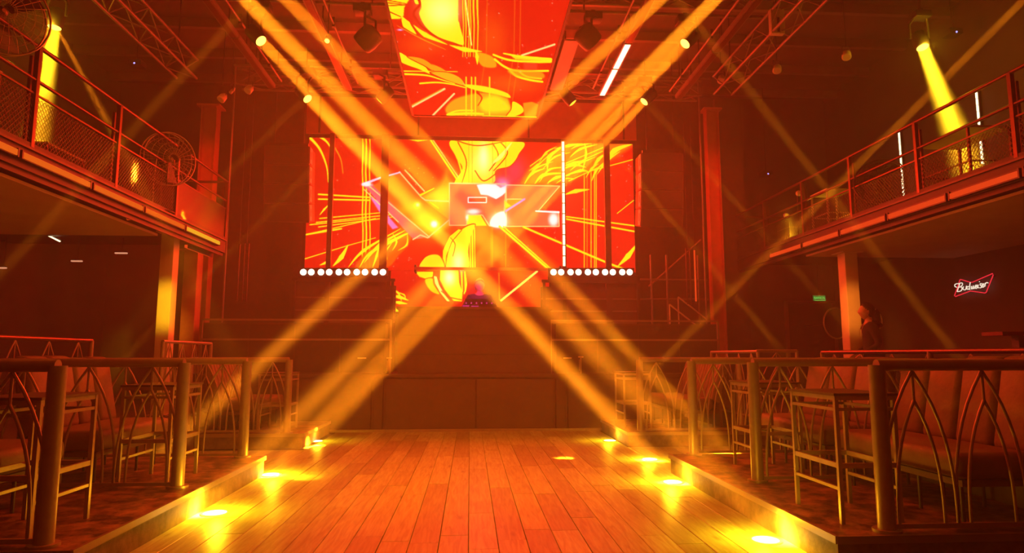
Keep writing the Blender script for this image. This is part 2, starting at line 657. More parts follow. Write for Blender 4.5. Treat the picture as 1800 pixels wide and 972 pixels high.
ht = high_table()
tabs = [
    (-3.0, 4.82, 0, 'high steel frame table in the nearest left booth'),
    (-2.97, 6.66, 0, 'high steel frame table in the second left booth'),
    (-3.08, 10.95, 0, 'high steel frame table on the far left platform'),
    (2.85, 4.95, 0, 'high steel frame table in the nearest right booth'),
    (3.12, 6.86, 0, 'high steel frame table in the second right booth'),
    (2.74, 11.03, 0, 'high steel frame table on the far right platform'),
]
for i, (x, y, rz, lab) in enumerate(tabs):
    o = ht if i == 0 else copy_tree(ht)
    o.location = (x, y, PZ)
    o.rotation_euler = (0, 0, rz)
    tag(o, lab, 'table', 'high tables beside the railings')


# ------------------------------------------------------------------ sofas
def sofa(label, sgn, y0, y1, xb, n, fluted=False):
    """sgn +1: stands at the right with its back at +X"""
    z = PZ
    t = thing('booth_sofa', label, 'sofa', (sgn * (xb - .35), (y0 + y1) / 2, z), 'upholstered booth sofas')
    xf = xb - .72
    se = MB().box((sgn * xf, y0, z + .31), (sgn * (xb - .12), y1, z + .50))
    se.build('seat_cushion', 'leather', t, bevel=.06)
    fr = MB().box((sgn * (xf + .05), y0 + .04, z + .26), (sgn * (xb - .05), y1 - .04, z + .305))
    fr.build('seat_frame', 'leather_dark', t)
    for px in (xf + .1, xb - .1):
        k = 4
        for i in range(k):
            yy = y0 + .12 + (y1 - y0 - .24) * i / (k - 1)
            MB().tube((sgn * px, yy, z), (sgn * px, yy, z + .27), .014, 8).build('leg', 'dark_steel', t)
    wd = (y1 - y0) / n
    for i in range(n):
        a, b = y0 + i * wd + .008, y0 + (i + 1) * wd - .008
        if fluted:
            for q in range(3):
                aa, bb = a + (b - a) * q / 3 + .004, a + (b - a) * (q + 1) / 3 - .004
                prof = [(xb - .16, z + .48), (xb + .04, z + 1.10), (xb + .17, z + 1.08), (xb + .0, z + .40)]
                MB().prism([(sgn * px, aa, pz) for px, pz in prof], (0, bb - aa, 0)).build('back_cushion', 'leather', t, bevel=.035)
        else:
            dz = random.uniform(-.015, .015)
            prof = [(xb - .16, z + .48), (xb - .02, z + 1.16 + dz), (xb + .13, z + 1.17 + dz), (xb + .02, z + .40)]
            MB().prism([(sgn * px, a, pz) for px, pz in prof], (0, b - a, 0)).build('back_cushion', 'leather', t, bevel=.05)
    MB().box((sgn * (xb - .02), y0 + .02, z + .05), (sgn * (xb + .02), y1 - .02, z + .45)).build('back_frame', 'leather_dark', t)
    return t


sofa('brown upholstered sofa in the nearest left booth', -1, 4.55, 5.80, 4.06, 3)
sofa('brown upholstered sofa in the second left booth', -1, 6.30, 7.70, 4.06, 4)
sofa('brown sofa with fluted back on the far left platform', -1, 10.6, 12.1, 4.02, 4, True)
sofa('brown upholstered sofa in the nearest right booth', 1, 4.5, 6.08, 4.14, 4)
sofa('brown upholstered sofa in the second right booth', 1, 6.30, 7.80, 4.14, 3)
sofa('brown sofa with fluted back on the far right platform', 1, 10.4, 12.2, 4.02, 5, True)

# ------------------------------------------------------------------ stage
SZ = 1.06
SY = 12.5
stage = thing('stage', 'black wooden stage with a panelled front', 'stage', (0, SY, 0))
MB().box((-5.3, SY + .03, 0), (5.25, YB - .1, SZ - .05)).build('stage_body', 'stage', stage)
MB().box((-5.35, SY - .02, SZ - .06), (5.3, YB - .1, SZ)).build('stage_deck', 'stage', stage)
seams = [-5.3, -3.55, -1.82, -1.6, .12, 1.62, 1.85, 3.55, 5.25]
for a, b in zip(seams[:-1], seams[1:]):
    MB().box((a + .012, SY - .012, .05), (b - .012, SY + .03, SZ - .10)).build('front_panel', 'stage', stage)
    for q in (a + .03, b - .03):
        MB().box((q - .012, SY - .03, .05), (q + .012, SY - .012, SZ - .10)).build('panel_batten', 'stage', stage)
MB().box((-3.4, SY - .07, 0), (3.4, SY - .012, .045)).build('foot_rail', 'steel', stage)


def stage_rail(label, a, b):
    t = thing('stage_railing', label, 'railing', ((a + b) / 2, SY + .08, SZ))
    y = SY + .08
    for z in (2.07, 1.70):
        MB().bar((a, y, z), (b, y, z), .035, .035).build('rail', 'steel', t)
    for x in (a, (a + b) / 2, b):
        if x == (a + b) / 2:
            continue
        MB().box((x - .018, y - .018, SZ), (x + .018, y + .018, 2.07)).build('post', 'steel', t)


stage_rail('two-bar steel railing on the stage left of the DJ booth', -5.0, -1.50)
stage_rail('two-bar steel railing on the stage right of the DJ booth', 1.55, 4.85)
# dark amplifier cases standing behind the railings with small badges
for x0, x1, lab in ((-5.05, -1.62, 'long black cabinet row behind the left stage railing'), (1.68, 4.95, 'long black cabinet row behind the right stage railing')):
    t = thing('stage_cabinet', lab, 'cabinet', ((x0 + x1) / 2, 12.95, SZ))
    MB().box((x0, 12.78, SZ), (x1, 13.1, SZ + .96)).build('body', 'stage', t)
    n = 4
    for i in range(n):
        a = x0 + (x1 - x0) * i / n
        b = x0 + (x1 - x0) * (i + 1) / n
        MB().box((a + .015, 12.765, SZ + .03), (b - .015, 12.78, SZ + .93)).build('front_grille', 'grille', t)
    bx = (x1 - .52) if x0 < 0 else (x0 + .14)
    MB().box((bx, 12.755, SZ + .28), (bx + .16, 12.765, SZ + .305)).build('badge', 'pale', t)

booth = thing('dj_booth', 'tall black DJ booth with a panelled front at the stage centre', 'booth', (.1, SY + .1, SZ))
MB().box((-1.32, SY + .06, SZ), (1.50, SY + .14, 2.28)).build('front_panel', 'stage', booth)
for x in (-1.36, 1.50):
    MB().box((x, SY + .05, SZ), (x + .05, SY + .95, 2.28)).build('side_panel', 'stage', booth)
MB().box((-1.40, SY + .03, 2.28), (1.58, SY + .98, 2.33)).build('booth_top', 'stage', booth)
for z in (1.42, 1.78, 2.13):
    MB().box((-1.31, SY + .052, z), (1.49, SY + .06, z + .008)).build('seam', 'dark_steel', booth)

mix = thing('dj_mixer', 'magenta-lit DJ mixer and laptop on the booth top', 'mixer', (.15, 12.95, 2.33))
MB().box((-.12, 12.72, 2.33), (.50, 13.1, 2.40)).build('mixer_body', 'black_paint', mix)
MB().prism([(-.10, 12.80, 2.40), (.42, 12.80, 2.40), (.42, 12.76, 2.50), (-.10, 12.76, 2.50)], (0, .012, 0)).build('laptop_lid', 'dark_steel', mix)
for i in range(6):
    MB().lathe([(.014, 0), (.012, .03)], 10, (-.08 + i * .1, 12.745, 2.40)).build('knob', 'magenta', mix)
MB().box((-.15, 12.705, 2.335), (-.02, 12.72, 2.37)).build('display', 'magenta', mix)
MB().box((.02, 12.705, 2.335), (.16, 12.72, 2.36)).build('display', 'magenta', mix)

lamp('mixer_light', 'POINT', (.15, 12.95, 2.62), (0, 0, 0), (1, .03, .45), 9, shadow_soft_size=.08)

# ------------------------------------------------------------------ LED screens
YS = 14.5


def project(X, Y, Z):
    dx, dy, dz = X - EYE.x, Y - EYE.y, Z - EYE.z
    d = dx * FW.x + dy * FW.y + dz * FW.z
    return (900 + FPX * (dx * RT.x + dy * RT.y + dz * RT.z) / d, 486 - FPX * (dx * UP.x + dy * UP.y + dz * UP.z) / d)


class Art:
    """paints the video picture shown by the LED panels, one colour per LED"""

    def __init__(s, px, py, base):
        s.x, s.y = px, py
        s.c = np.tile(np.array(base, float), (len(px), 1))

    def mixin(s, idx, a, col):
        a = np.clip(a, 0, 1)[:, None]
        s.c[idx] = s.c[idx] * (1 - a) + np.array(col, float) * a

    def near(s, x0, x1, y0, y1, pad):
        return np.nonzero((s.x > x0 - pad) & (s.x < x1 + pad) & (s.y > y0 - pad) & (s.y < y1 + pad))[0]

    def blob(s, cx, cy, rx, ry, col, a=1.0, p=1.0):
        i = s.near(cx - rx * 3, cx + rx * 3, cy - ry * 3, cy + ry * 3, 0)
        d = ((s.x[i] - cx) / rx) ** 2 + ((s.y[i] - cy) / ry) ** 2
        s.mixin(i, a * np.exp(-d ** p), col)

    def line(s, pts, wd, col, w1=None, a=1.0, soft=1.0):
        """polyline with its width tapering from wd to w1"""
        w1 = wd if w1 is None else w1
        P = [np.array(p, float) for p in pts]
        xs = [p[0] for p in P]
        ys = [p[1] for p in P]
        i = s.near(min(xs), max(xs), min(ys), max(ys), max(wd, w1) + soft)
        if not len(i):
            return
        q = np.stack([s.x[i], s.y[i]], 1)
        best = np.full(len(i), -1e9)
        n = len(P) - 1
        for k in range(n):
            d = P[k + 1] - P[k]
            L2 = max(d @ d, 1e-6)
            t = np.clip(((q - P[k]) @ d) / L2, 0, 1)
            dist = np.hypot(*(q - P[k] - t[:, None] * d).T)
            u = (k + t) / n
            half = (wd + .5 + (w1 - wd) * u) / 2
            best = np.maximum(best, half - dist)
        s.mixin(i, a * np.clip(best / soft + .5, 0, 1), col)

    def curve(s, pts, wd, col, w1=None, a=1.0, soft=1.0):
        s.line(spline(pts), wd, col, w1, a, soft)

    def leaf(s, pts, wd, col, a=1.0, soft=1.0):
        """a curve that swells in the middle and is pointed at both ends"""
        P = spline(pts)
        h = len(P) // 2
        s.line(P[:h + 1], .3, col, wd, a, soft)
        s.line(P[h:], wd, col, .3, a, soft)

    def poly(s, pts, col, a=1.0, soft=1.0, smooth=False, edge=None, ew=1.6):
        if smooth:
            pts = spline(pts, True)
        P = np.array(pts, float)
        i = s.near(P[:, 0].min(), P[:, 0].max(), P[:, 1].min(), P[:, 1].max(), soft + 2)
        if not len(i):
            return
        qx, qy = s.x[i], s.y[i]
        ins = np.zeros(len(i), bool)
        dist = np.full(len(i), 1e9)
        for k in range(len(P)):
            ax, ay = P[k]
            bx, by = P[(k + 1) % len(P)]
            c = ((ay > qy) != (by > qy))
            with np.errstate(divide='ignore', invalid='ignore'):
                xi = (bx - ax) * (qy - ay) / (by - ay + 1e-12) + ax
            ins ^= c & (qx < xi)
            dx, dy = bx - ax, by - ay
            t = np.clip(((qx - ax) * dx + (qy - ay) * dy) / max(dx * dx + dy * dy, 1e-9), 0, 1)
            dist = np.minimum(dist, np.hypot(qx - ax - t * dx, qy - ay - t * dy))
        sd = np.where(ins, dist, -dist)
        s.mixin(i, a * np.clip(sd / soft + .5, 0, 1), col)
        if edge is not None:
            s.mixin(i, np.clip((ew / 2 - np.abs(sd)) + .5, 0, 1), edge)

    def stars(s, n, x0, x1, y0, y1, col):
        for _ in range(n):
            s.blob(RNG.uniform(x0, x1), RNG.uniform(y0, y1), .9, .9, col, RNG.uniform(.5, 1))


def spline(pts, closed=False, k=7):
    P = [np.array(p, float) for p in pts]
    n = len(P)
    if n < 3:
        return P
    out = []
    for i in range(n if closed else n - 1):
        if closed:
            a, b, c, d = P[i - 1], P[i], P[(i + 1) % n], P[(i + 2) % n]
        else:
            a, b, c, d = P[max(i - 1, 0)], P[i], P[i + 1], P[min(i + 2, n - 1)]
        for j in range(k):
            t = j / k
            out.append(.5 * ((2 * b) + (c - a) * t + (2 * a - 5 * b + 4 * c - d) * t * t + (3 * b - a - 3 * c + d) * t ** 3))
    if not closed:
        out.append(P[-1])
    return out


YE, YL, OR, CR, WH = (1, .90, .10), (1, .97, .42), (.93, .56, .08), (1, .86, .50), (1, 1, .97)
DK = (.80, .13, .03)
LV = (.84, .50, .84)


def paint_wall(A):
    x, y = A.x, A.y
    A.blob(560, 300, 90, 120, (.70, .07, .02), .7)
    A.blob(900, 560, 120, 60, (.80, .12, .04), .6)
    A.blob(705, 330, 60, 50, (.90, .28, .05), .6)
    A.blob(745, 370, 80, 70, (.92, .32, .06), .7)
    A.blob(1090, 420, 60, 90, (.84, .13, .05), .7)
    A.blob(960, 340, 90, 50, (.88, .25, .12), .7)
    A.blob(905, 300, 22, 30, (.84, .20, .32), .9)
    A.blob(1010, 290, 60, 30, (.92, .42, .07), .6)
    A.blob(850, 430, 60, 60, (.88, .30, .06), .6)
    # upper plume
    A.poly([(785, 300), (800, 330), (792, 385), (740, 352), (768, 330)], (.95, .70, .12), .9, 12)
    A.poly([(742, 345), (792, 322), (792, 395), (765, 410), (770, 380)], (.97, .78, .14), .85, 10)
    A.poly([(797, 244), (915, 247), (912, 272), (897, 292), (872, 300), (866, 323), (800, 325), (812, 296), (800, 275)], YE, 1, 2, True, DK, 1.6)
    A.blob(848, 285, 22, 30, YL, .95)
    A.blob(850, 275, 8, 22, (1, 1, .72), .9)
    for p in ([(805, 250), (820, 285), (812, 322)], [(880, 250), (892, 270), (868, 300)], [(866, 252), (876, 275), (860, 300)], [(800, 246), (840, 256), (900, 246)], [(835, 300), (850, 318), (872, 305)]):
        A.curve(p, 1.5, DK, 1.0)
    A.leaf([(862, 290), (880, 275), (900, 250)], 7, YL)
    A.line([(757, 246), (803, 315)], 2.6, YE)
    A.line([(761, 246), (806, 312)], 1, YL)
    A.line([(795, 246), (812, 304)], 2.4, YE)
    A.leaf([(712, 243), (735, 246), (760, 244)], 5, YE)
    # vertical light lines
    for xx, ww in ((637.5, 1.6), (643.5, 2.2), (650, 1.5)):
        A.line([(xx + .6 * math.sin(k), 242 + k * 12) for k in range(20)], ww, YE)
    A.line([(640, 242), (640, 470)], 1, OR, a=.6)
    for xx in (866, 889, 830, 824):
        A.line([(xx, 245), (xx, 470)], .9, OR, a=.5)
    for xx in (1027, 1032, 1039, 1045, 1048):
        A.line([(xx, 250), (xx, 474)], 1.2, YE if xx != 1032 else OR, a=.85)
    # left
    A.curve([(543, 240), (562, 262), (574, 292), (577, 320)], 4.5, YE, .8)
    A.curve([(563, 240), (575, 250), (584, 264)], 4.5, YE, 1)
    A.curve([(589, 260), (599, 280), (603, 305)], 2.2, OR, .8)
    A.line([(560, 341.5), (650, 347)], 2.2, YE)
    A.line([(560, 350), (650, 352)], 2.2, YE)
    for a, b in (((562, 384), (690, 372)), ((556, 391), (700, 376)), ((560, 399), (700, 380)), ((540, 412), (660, 384)), ((545, 395), (640, 385))):
        A.line([a, b], 1.5, YE, 1.0)
    A.line([(537, 412.5), (600, 402)], 2.4, YE)
    A.line([(536, 455), (610, 432), (660, 418)], 1.3, YE, .8)
    A.leaf([(585, 468), (600, 452), (612, 430)], 8, YE)
    A.leaf([(562, 466), (572, 462), (582, 456)], 4, YE)
    A.leaf([(562, 378), (570, 368), (580, 358)], 3, YE)
    # lower left cloud
    A.poly([(626, 470), (650, 438), (690, 420), (722, 405), (718, 430), (700, 450), (680, 470)], (.90, .38, .05), .9, 4, True)
    for p, ww in (([(612, 470), (640, 440), (704, 402)], 5), ([(632, 470), (650, 445), (700, 418), (722, 408)], 6), ([(640, 462), (668, 430), (712, 405)], 6),
                  ([(655, 470), (662, 450), (668, 425)], 4), ([(668, 470), (673, 450), (690, 425)], 3.5), ([(690, 440), (697, 425), (690, 410)], 3),
                  ([(700, 440), (715, 430), (716, 412)], 3), ([(672, 470), (679, 455), (675, 440)], 3)):
        A.leaf(p, ww, YE)
    # tilted slab of the lettering
    A.poly([(638, 325), (656, 324), (755, 416), (727, 421)], (.80, .38, .42), .95, 1.2)
    A.poly([(650, 346), (664, 352), (686, 384), (700, 400), (690, 403), (672, 380)], LV, .9, 2)
    A.poly([(655, 326), (703, 302), (742, 350), (789, 386), (752, 418)], (.90, .42, .10), .9, 1.2)
    A.poly([(703, 302), (713, 299), (748, 336), (740, 348)], (.86, .24, .08), .9, 1)
    A.blob(752, 388, 32, 26, (.99, .78, .10), .95)
    A.blob(712, 368, 14, 10, (.97, .74, .10), .7)
    A.blob(734, 360, 8, 8, (1, .90, .15), 1)
    A.blob(734, 360, 3, 3, (1, 1, .85), 1)
    A.blob(763, 394, 16, 16, (1, .93, .15), 1)
    A.blob(763, 394, 6.5, 6.5, (1, 1, 1), 1, 1.6)
    A.line([(650, 328), (755, 417)], 1.3, CR)
    A.line([(702, 302), (741, 347), (748, 352), (790, 354)], 1.6, CR)
    A.line([(712, 299), (746, 336)], 1.6, CR)
    A.line([(739, 343), (763, 331)], 3.5, YE, 1)
    A.line([(756, 355), (771, 366)], 1.6, YE)
    A.line([(726, 421), (739, 413), (752, 418), (790, 386)], 1.6, CR)
    A.line([(640, 333), (700, 390)], 1.2, CR)
    A.line([(638, 324), (667, 313), (703, 303)], 4.2, (.97, .75, .86), 2)
    A.blob(645, 324, 9, 4, WH, 1, 1.5)
    # R and Z block
    A.poly([(790, 322), (889, 323), (888, 350), (886, 372), (889, 397), (860, 397), (848, 378), (822, 378), (820, 396), (790, 396)], (.88, .40, .26), .96, 1, False, CR, 1.6)
    A.blob(800, 375, 16, 20, (.86, .34, .30), .8)
    A.poly([(821, 379), (845, 378), (856, 397), (821, 397)], YE, 1, 1.5)
    A.poly([(890, 325), (984, 327), (946, 371), (982, 373), (983, 398), (890, 398)], (.88, .42, .24), .96, 1, False, CR, 1.5)
    A.poly([(891, 350), (922, 350), (888, 370)], (.90, .50, .10), .9, 1, False, CR, 1.4)
    A.poly([(886, 352), (899, 362), (888, 366)], YE, .8, 2)
    A.line([(889, 371), (922, 350)], 3, LV)
    A.poly([(823, 347), (855, 347), (855, 356), (823, 356)], (.80, .26, .16), 1, 1, False, WH, 1.6)
    A.poly([(838, 325), (852, 323), (870, 323), (880, 330), (889, 326), (889, 338), (882, 344), (872, 350), (858, 343), (845, 342)], WH, 1, 2, False)
    A.blob(868, 340, 14, 6, WH, .9, 1.5)
    A.blob(885, 324, 9, 6, (1, .8, .95), .8)
    A.blob(832, 372, 12, 5, WH, .9, 1.5)
    A.blob(821, 382, 3, 6, WH, .9)
    A.poly([(862, 388), (872, 376), (887, 373), (888, 398), (864, 398)], WH, 1, 3, True)
    A.blob(878, 388, 16, 14, (1, .96, .93), .9, 1.6)
    A.blob(973, 386, 9, 12, WH, 1, 2)
    A.line([(942, 371), (982, 373)], 2, WH, 3)
    A.line([(790, 322), (889, 323.5)], 1.8, CR)
    A.blob(882, 318, 12, 8, (.86, .42, .70), .7)
    # right clouds
    A.poly([(918, 322), (935, 290), (965, 268), (1000, 254), (1060, 252), (1112, 252), (1085, 275), (1040, 300), (1000, 318), (960, 322)], (.92, .50, .07), .85, 8, True)
    for p, ww in (([(922, 323), (935, 305), (958, 296)], 5), ([(930, 300), (945, 290), (952, 285)], 4), ([(940, 323), (955, 308), (990, 304)], 6), ([(962, 322), (978, 312), (1002, 308)], 5),
                  ([(962, 300), (966, 275), (990, 258)], 7), ([(975, 262), (1000, 256), (1025, 252)], 5), ([(985, 300), (1008, 290), (1030, 294)], 5),
                  ([(990, 292), (1010, 286), (1034, 282)], 5), ([(990, 310), (1020, 300), (1035, 302)], 5), ([(1024, 300), (1030, 272), (1028, 252)], 4),
                  ([(1040, 300), (1052, 280), (1066, 270)], 6), ([(1060, 292), (1080, 265), (1112, 253)], 9), ([(1040, 318), (1048, 300), (1062, 285)], 4),
                  ([(993, 342), (1012, 336), (1036, 333)], 7), ([(948, 285), (960, 268), (978, 258)], 3)):
        A.leaf(p, ww, YE)
    for a, b in (((935, 300), (970, 268)), ((932, 292), (962, 270)), ((992, 288), (1068, 256)), ((992, 296), (1068, 262)), ((1000, 318), (1070, 286)), ((1040, 300), (1114, 280))):
        A.line([a, b], 1.3, YE, 1)
    for a, b, ww in (((990, 380), (1116, 397), 1.8), ((990, 384), (1116, 407), 2.2), ((920, 399), (1070, 463), 3), ((1070, 463), (1104, 476), 3.2), ((878, 398), (965, 474), 3), ((885, 398), (970, 474), 1.6), ((1085, 375), (1114, 352), 1)):
        A.line([a, b], ww, YE)
    A.leaf([(1086, 468), (1104, 450), (1120, 428)], 9, YE)
    for p, ww in (([(925, 318), (942, 296), (972, 284)], 3), ([(948, 320), (966, 298), (996, 294)], 3.5), ([(978, 322), (992, 314), (1008, 314)], 3), ([(955, 296), (975, 276), (1002, 268)], 3),
                  ([(1002, 276), (1020, 262), (1050, 254)], 4), ([(1002, 300), (1018, 288), (1046, 276)], 3), ([(1050, 306), (1066, 284), (1090, 266)], 4), ([(1004, 262), (1016, 256), (1040, 252)], 3), ([(1030, 312), (1040, 296), (1052, 288)], 3)):
        A.leaf(p, ww, YE)
    # centre lower plume
    A.poly([(812, 402), (835, 394), (829, 415), (824, 440), (823, 473), (783, 473), (784, 455), (793, 427)], YE, 1, 1.6, True, DK, 2.2)
    A.blob(806, 462, 12, 22, (1, 1, .70), .95)
    A.poly([(777, 473), (778, 440), (790, 415), (806, 402), (812, 404), (794, 425), (785, 450), (783, 473)], YE, 1, 1.4, False, DK, 1.2)
    A.poly([(738, 473), (744, 455), (758, 447), (774, 450), (780, 473)], (1, .88, .10), 1, 1.6, True, DK, 1.6)
    A.curve([(792, 418), (800, 430), (796, 450)], 1.4, DK)
    A.poly([(728, 477), (762, 477), (761, 487), (750, 491), (737, 487)], YE, 1, 1.4, False, DK, 1.2)
    A.poly([(747, 491), (760, 489), (763, 500), (773, 517), (760, 514), (750, 503)], (1, .80, .08), 1, 1.4, True, DK, 1.2)
    A.poly([(762, 484), (768, 486), (772, 500), (782, 518), (792, 530), (786, 530), (773, 514), (764, 498)], YL, 1, 1.3, False, DK, 1)
    A.poly([(773, 474), (807, 474), (808, 496), (814, 514), (813, 531), (797, 530), (781, 510), (772, 492)], YE, 1, 1.4, False, DK, 2)
    A.blob(790, 488, 11, 15, (1, 1, .80), .95)
    A.curve([(776, 512), (790, 522), (811, 527)], 1.2, DK)
    for xx, ww in ((811.5, 2), (817, 2), (826, 1.6), (830, 2.2), (834, 1.2)):
        A.line([(xx, 400 if xx > 822 else 478), (xx + 1, 470 if xx > 822 else 512)], ww, YE)
    A.curve([(817, 478), (820, 500), (816, 516)], 1.6, YE)
    for xx in (865, 889, 863):
        A.line([(xx, 400), (xx, 470)], .9, OR, a=.6)
    A.line([(877, 480), (878, 527)], 1.4, OR)
    A.line([(881, 528), (944, 477)], 3.2, YL)
    # small cloud at the left of the booth
    for p, ww in (([(685, 505), (700, 515), (706, 530)], 3), ([(686, 520), (702, 522), (718, 528)], 6), ([(684, 530), (702, 532), (716, 534)], 5), ([(684, 536), (695, 545), (702, 552)], 7), ([(690, 512), (710, 518), (712, 527)], 2)):
        A.leaf(p, ww, YE)
    A.stars(34, 560, 700, 245, 470, (1, .7, .5))
    A.stars(16, 700, 790, 245, 330, (1, .8, .6))
    A.stars(34, 990, 1115, 270, 470, (1, .75, .6))
    A.stars(20, 880, 980, 400, 530, (1, .7, .5))
    A.stars(12, 690, 740, 425, 540, (1, .7, .5))


def paint_ceiling(A):
    T = lambda x, y: (650 + x / 4.417, y / 4.417)
    L = lambda *p: [T(*q) for q in p]
    A.blob(*T(1100, 200), 60, 60, (.78, .08, .03), .8)
    A.blob(*T(700, 620), 70, 25, (.86, .14, .06), .8)
    A.blob(*T(420, 350), 40, 20, (.90, .32, .05), .7)
    A.blob(*T(950, 300), 30, 50, (.90, .38, .05), .6)
    A.blob(*T(1100, 650), 60, 20, (.90, .38, .06), .7)
    A.poly(L((330, -900), (700, -900), (690, 50), (700, 180), (735, 345), (640, 330), (520, 285), (430, 210), (380, 110), (395, 40), (330, -60)), YE, 1, 1.5, True, DK, 2)
    A.blob(*T(560, 90), 30, 26, (1, 1, .55), .95)
    A.blob(*T(560, -200), 40, 60, (1, .98, .5), .8)
    A.poly(L((100, -500), (300, -400), (320, -20), (270, 60), (265, 125), (235, 150), (130, 150)), YE, 1, 1.5, False, DK, 1.5)
    for p in (((130, 20), (290, 40)), ((130, 45), (290, 38)), ((130, 0), (285, 30)), ((150, 90), (240, 130))):
        A.line(L(*p), 1.6, DK, 1)
    A.curve(L((345, -60), (390, 30), (340, 100), (400, 200), (520, 290)), 4.5, DK, 2)
    A.leaf(L((250, 130), (285, 190), (360, 265)), 13, YE)
    A.leaf(L((340, 195), (430, 270), (600, 345)), 8, YE)
    A.leaf(L((215, 200), (400, 300), (590, 385)), 1.6, OR)
    for xx, ww in ((722, 1.6), (742, 3), (765, 1.6), (780, 2), (805, 3.4), (835, 3.4)):
        A.line(L((xx, -900), (xx, 60), (xx + 6, 200), (xx, 440)), ww, YE, .8, a=.9)
    A.line(L((740, -20), (790, 350)), 1.6, YL)
    for xx in (1165, 1120, 905):
        A.line(L((xx + 20, -900), (xx, 400), (xx - 60, 800)), 1, OR, a=.5)
    A.leaf(L((620, 350), (740, 385), (870, 400)), 8, YE)
    A.poly(L((830, 410), (950, 440), (980, 520), (870, 510)), (.97, .66, .08), .9, 2, True)
    A.leaf(L((820, 390), (832, 440), (835, 500)), 6, YE)
    A.line(L((1180, 430), (1435, 345)), 2.6, CR)
    A.curve(L((960, 425), (1080, 465), (1250, 480), (1405, 478)), 3, YE, 4)
    A.curve(L((1040, 415), (1180, 440), (1405, 462)), 2, YE, 5)
    A.poly(L((1080, 420), (1400, 470), (1400, 485), (1130, 460)), YE, .9, 1.5)
    A.curve(L((970, 460), (1050, 520), (1150, 550), (1385, 550)), 3.4, YE, 3)
    A.curve(L((1090, 545), (1140, 590), (1240, 620), (1340, 635)), 4, YE, 3)
    A.curve(L((1160, 555), (1220, 595), (1330, 610)), 3, YE, 3)
    A.poly(L((1080, 540), (1320, 555), (1340, 610), (1130, 590)), (.97, .68, .08), .75, 3, True)
    A.poly(L((1190, 485), (1300, 490), (1300, 540), (1200, 540)), (.88, .24, .12), .8, 3)
    A.poly(L((230, 405), (300, 440), (400, 480), (470, 575), (380, 540), (235, 480)), YE, 1, 1.5, True, DK, 1.5)
    A.poly(L((290, 440), (400, 450), (480, 500), (490, 550), (420, 510)), (.95, .60, .08), 1, 1.5, True, DK, 1.5)
    A.poly(L((480, 500), (560, 530), (590, 560), (500, 550)), (.95, .60, .08), 1, 1.5, True)
    A.line(L((250, 552), (680, 556)), 1.6, YE, .8)
    A.poly(L((470, 560), (600, 560), (700, 600), (738, 665), (640, 640), (540, 600)), (.97, .68, .10), 1, 1.5, True, DK, 1.5)
    A.curve(L((265, 575), (440, 585), (560, 620), (660, 650)), 3, YE, 1)
    A.curve(L((390, 648), (520, 640), (640, 655), (740, 680)), 2.6, YE, 1.5)
    A.line(L((322, 832), (580, 690)), 3, CR)
    A.line(L((322, 820), (560, 692)), 1.5, OR)
    A.line(L((490, 895), (655, 728)), 2.6, CR)
    A.poly(L((740, 655), (900, 672), (1060, 720), (1090, 760), (1000, 740), (860, 710), (760, 680)), YE, 1, 1.5, True)
    A.poly(L((640, 780), (860, 720), (1040, 750), (1085, 800), (1060, 905), (620, 890)), (.97, .68, .10), .9, 4, True)
    A.poly(L((850, 790), (960, 740), (1060, 790), (1080, 860), (900, 870)), YE, .9, 8, True)
    A.poly(L((1110, 785), (1180, 820), (1195, 870), (1130, 905), (1060, 905), (1095, 850)), YE, 1, 1.5, True, DK, 1.5)
    A.poly(L((1190, 800), (1260, 790), (1310, 810), (1290, 905), (1200, 905)), (.95, .62, .10), .9, 2)
    A.curve(L((600, 890), (680, 860), (800, 858)), 2.4, YE)
    A.curve(L((610, 890), (760, 880), (880, 885)), 5, YE, 3)
    A.curve(L((830, 715), (870, 760), (840, 820)), 3, DK, 1)
    A.line(L((880, 905), (1290, 912)), 3, YE)
    for xx in (748, 790, 820, 930):
        A.line(L((xx, 600), (xx, 905)), 2, YE, a=.9)
    A.blob(*T(235, 232), 5, 1.5, (.85, .7, 1), 1)
    A.stars(40, *(650 + np.array([200, 1440]) / 4.417), 5, 200, (1, .75, .6))


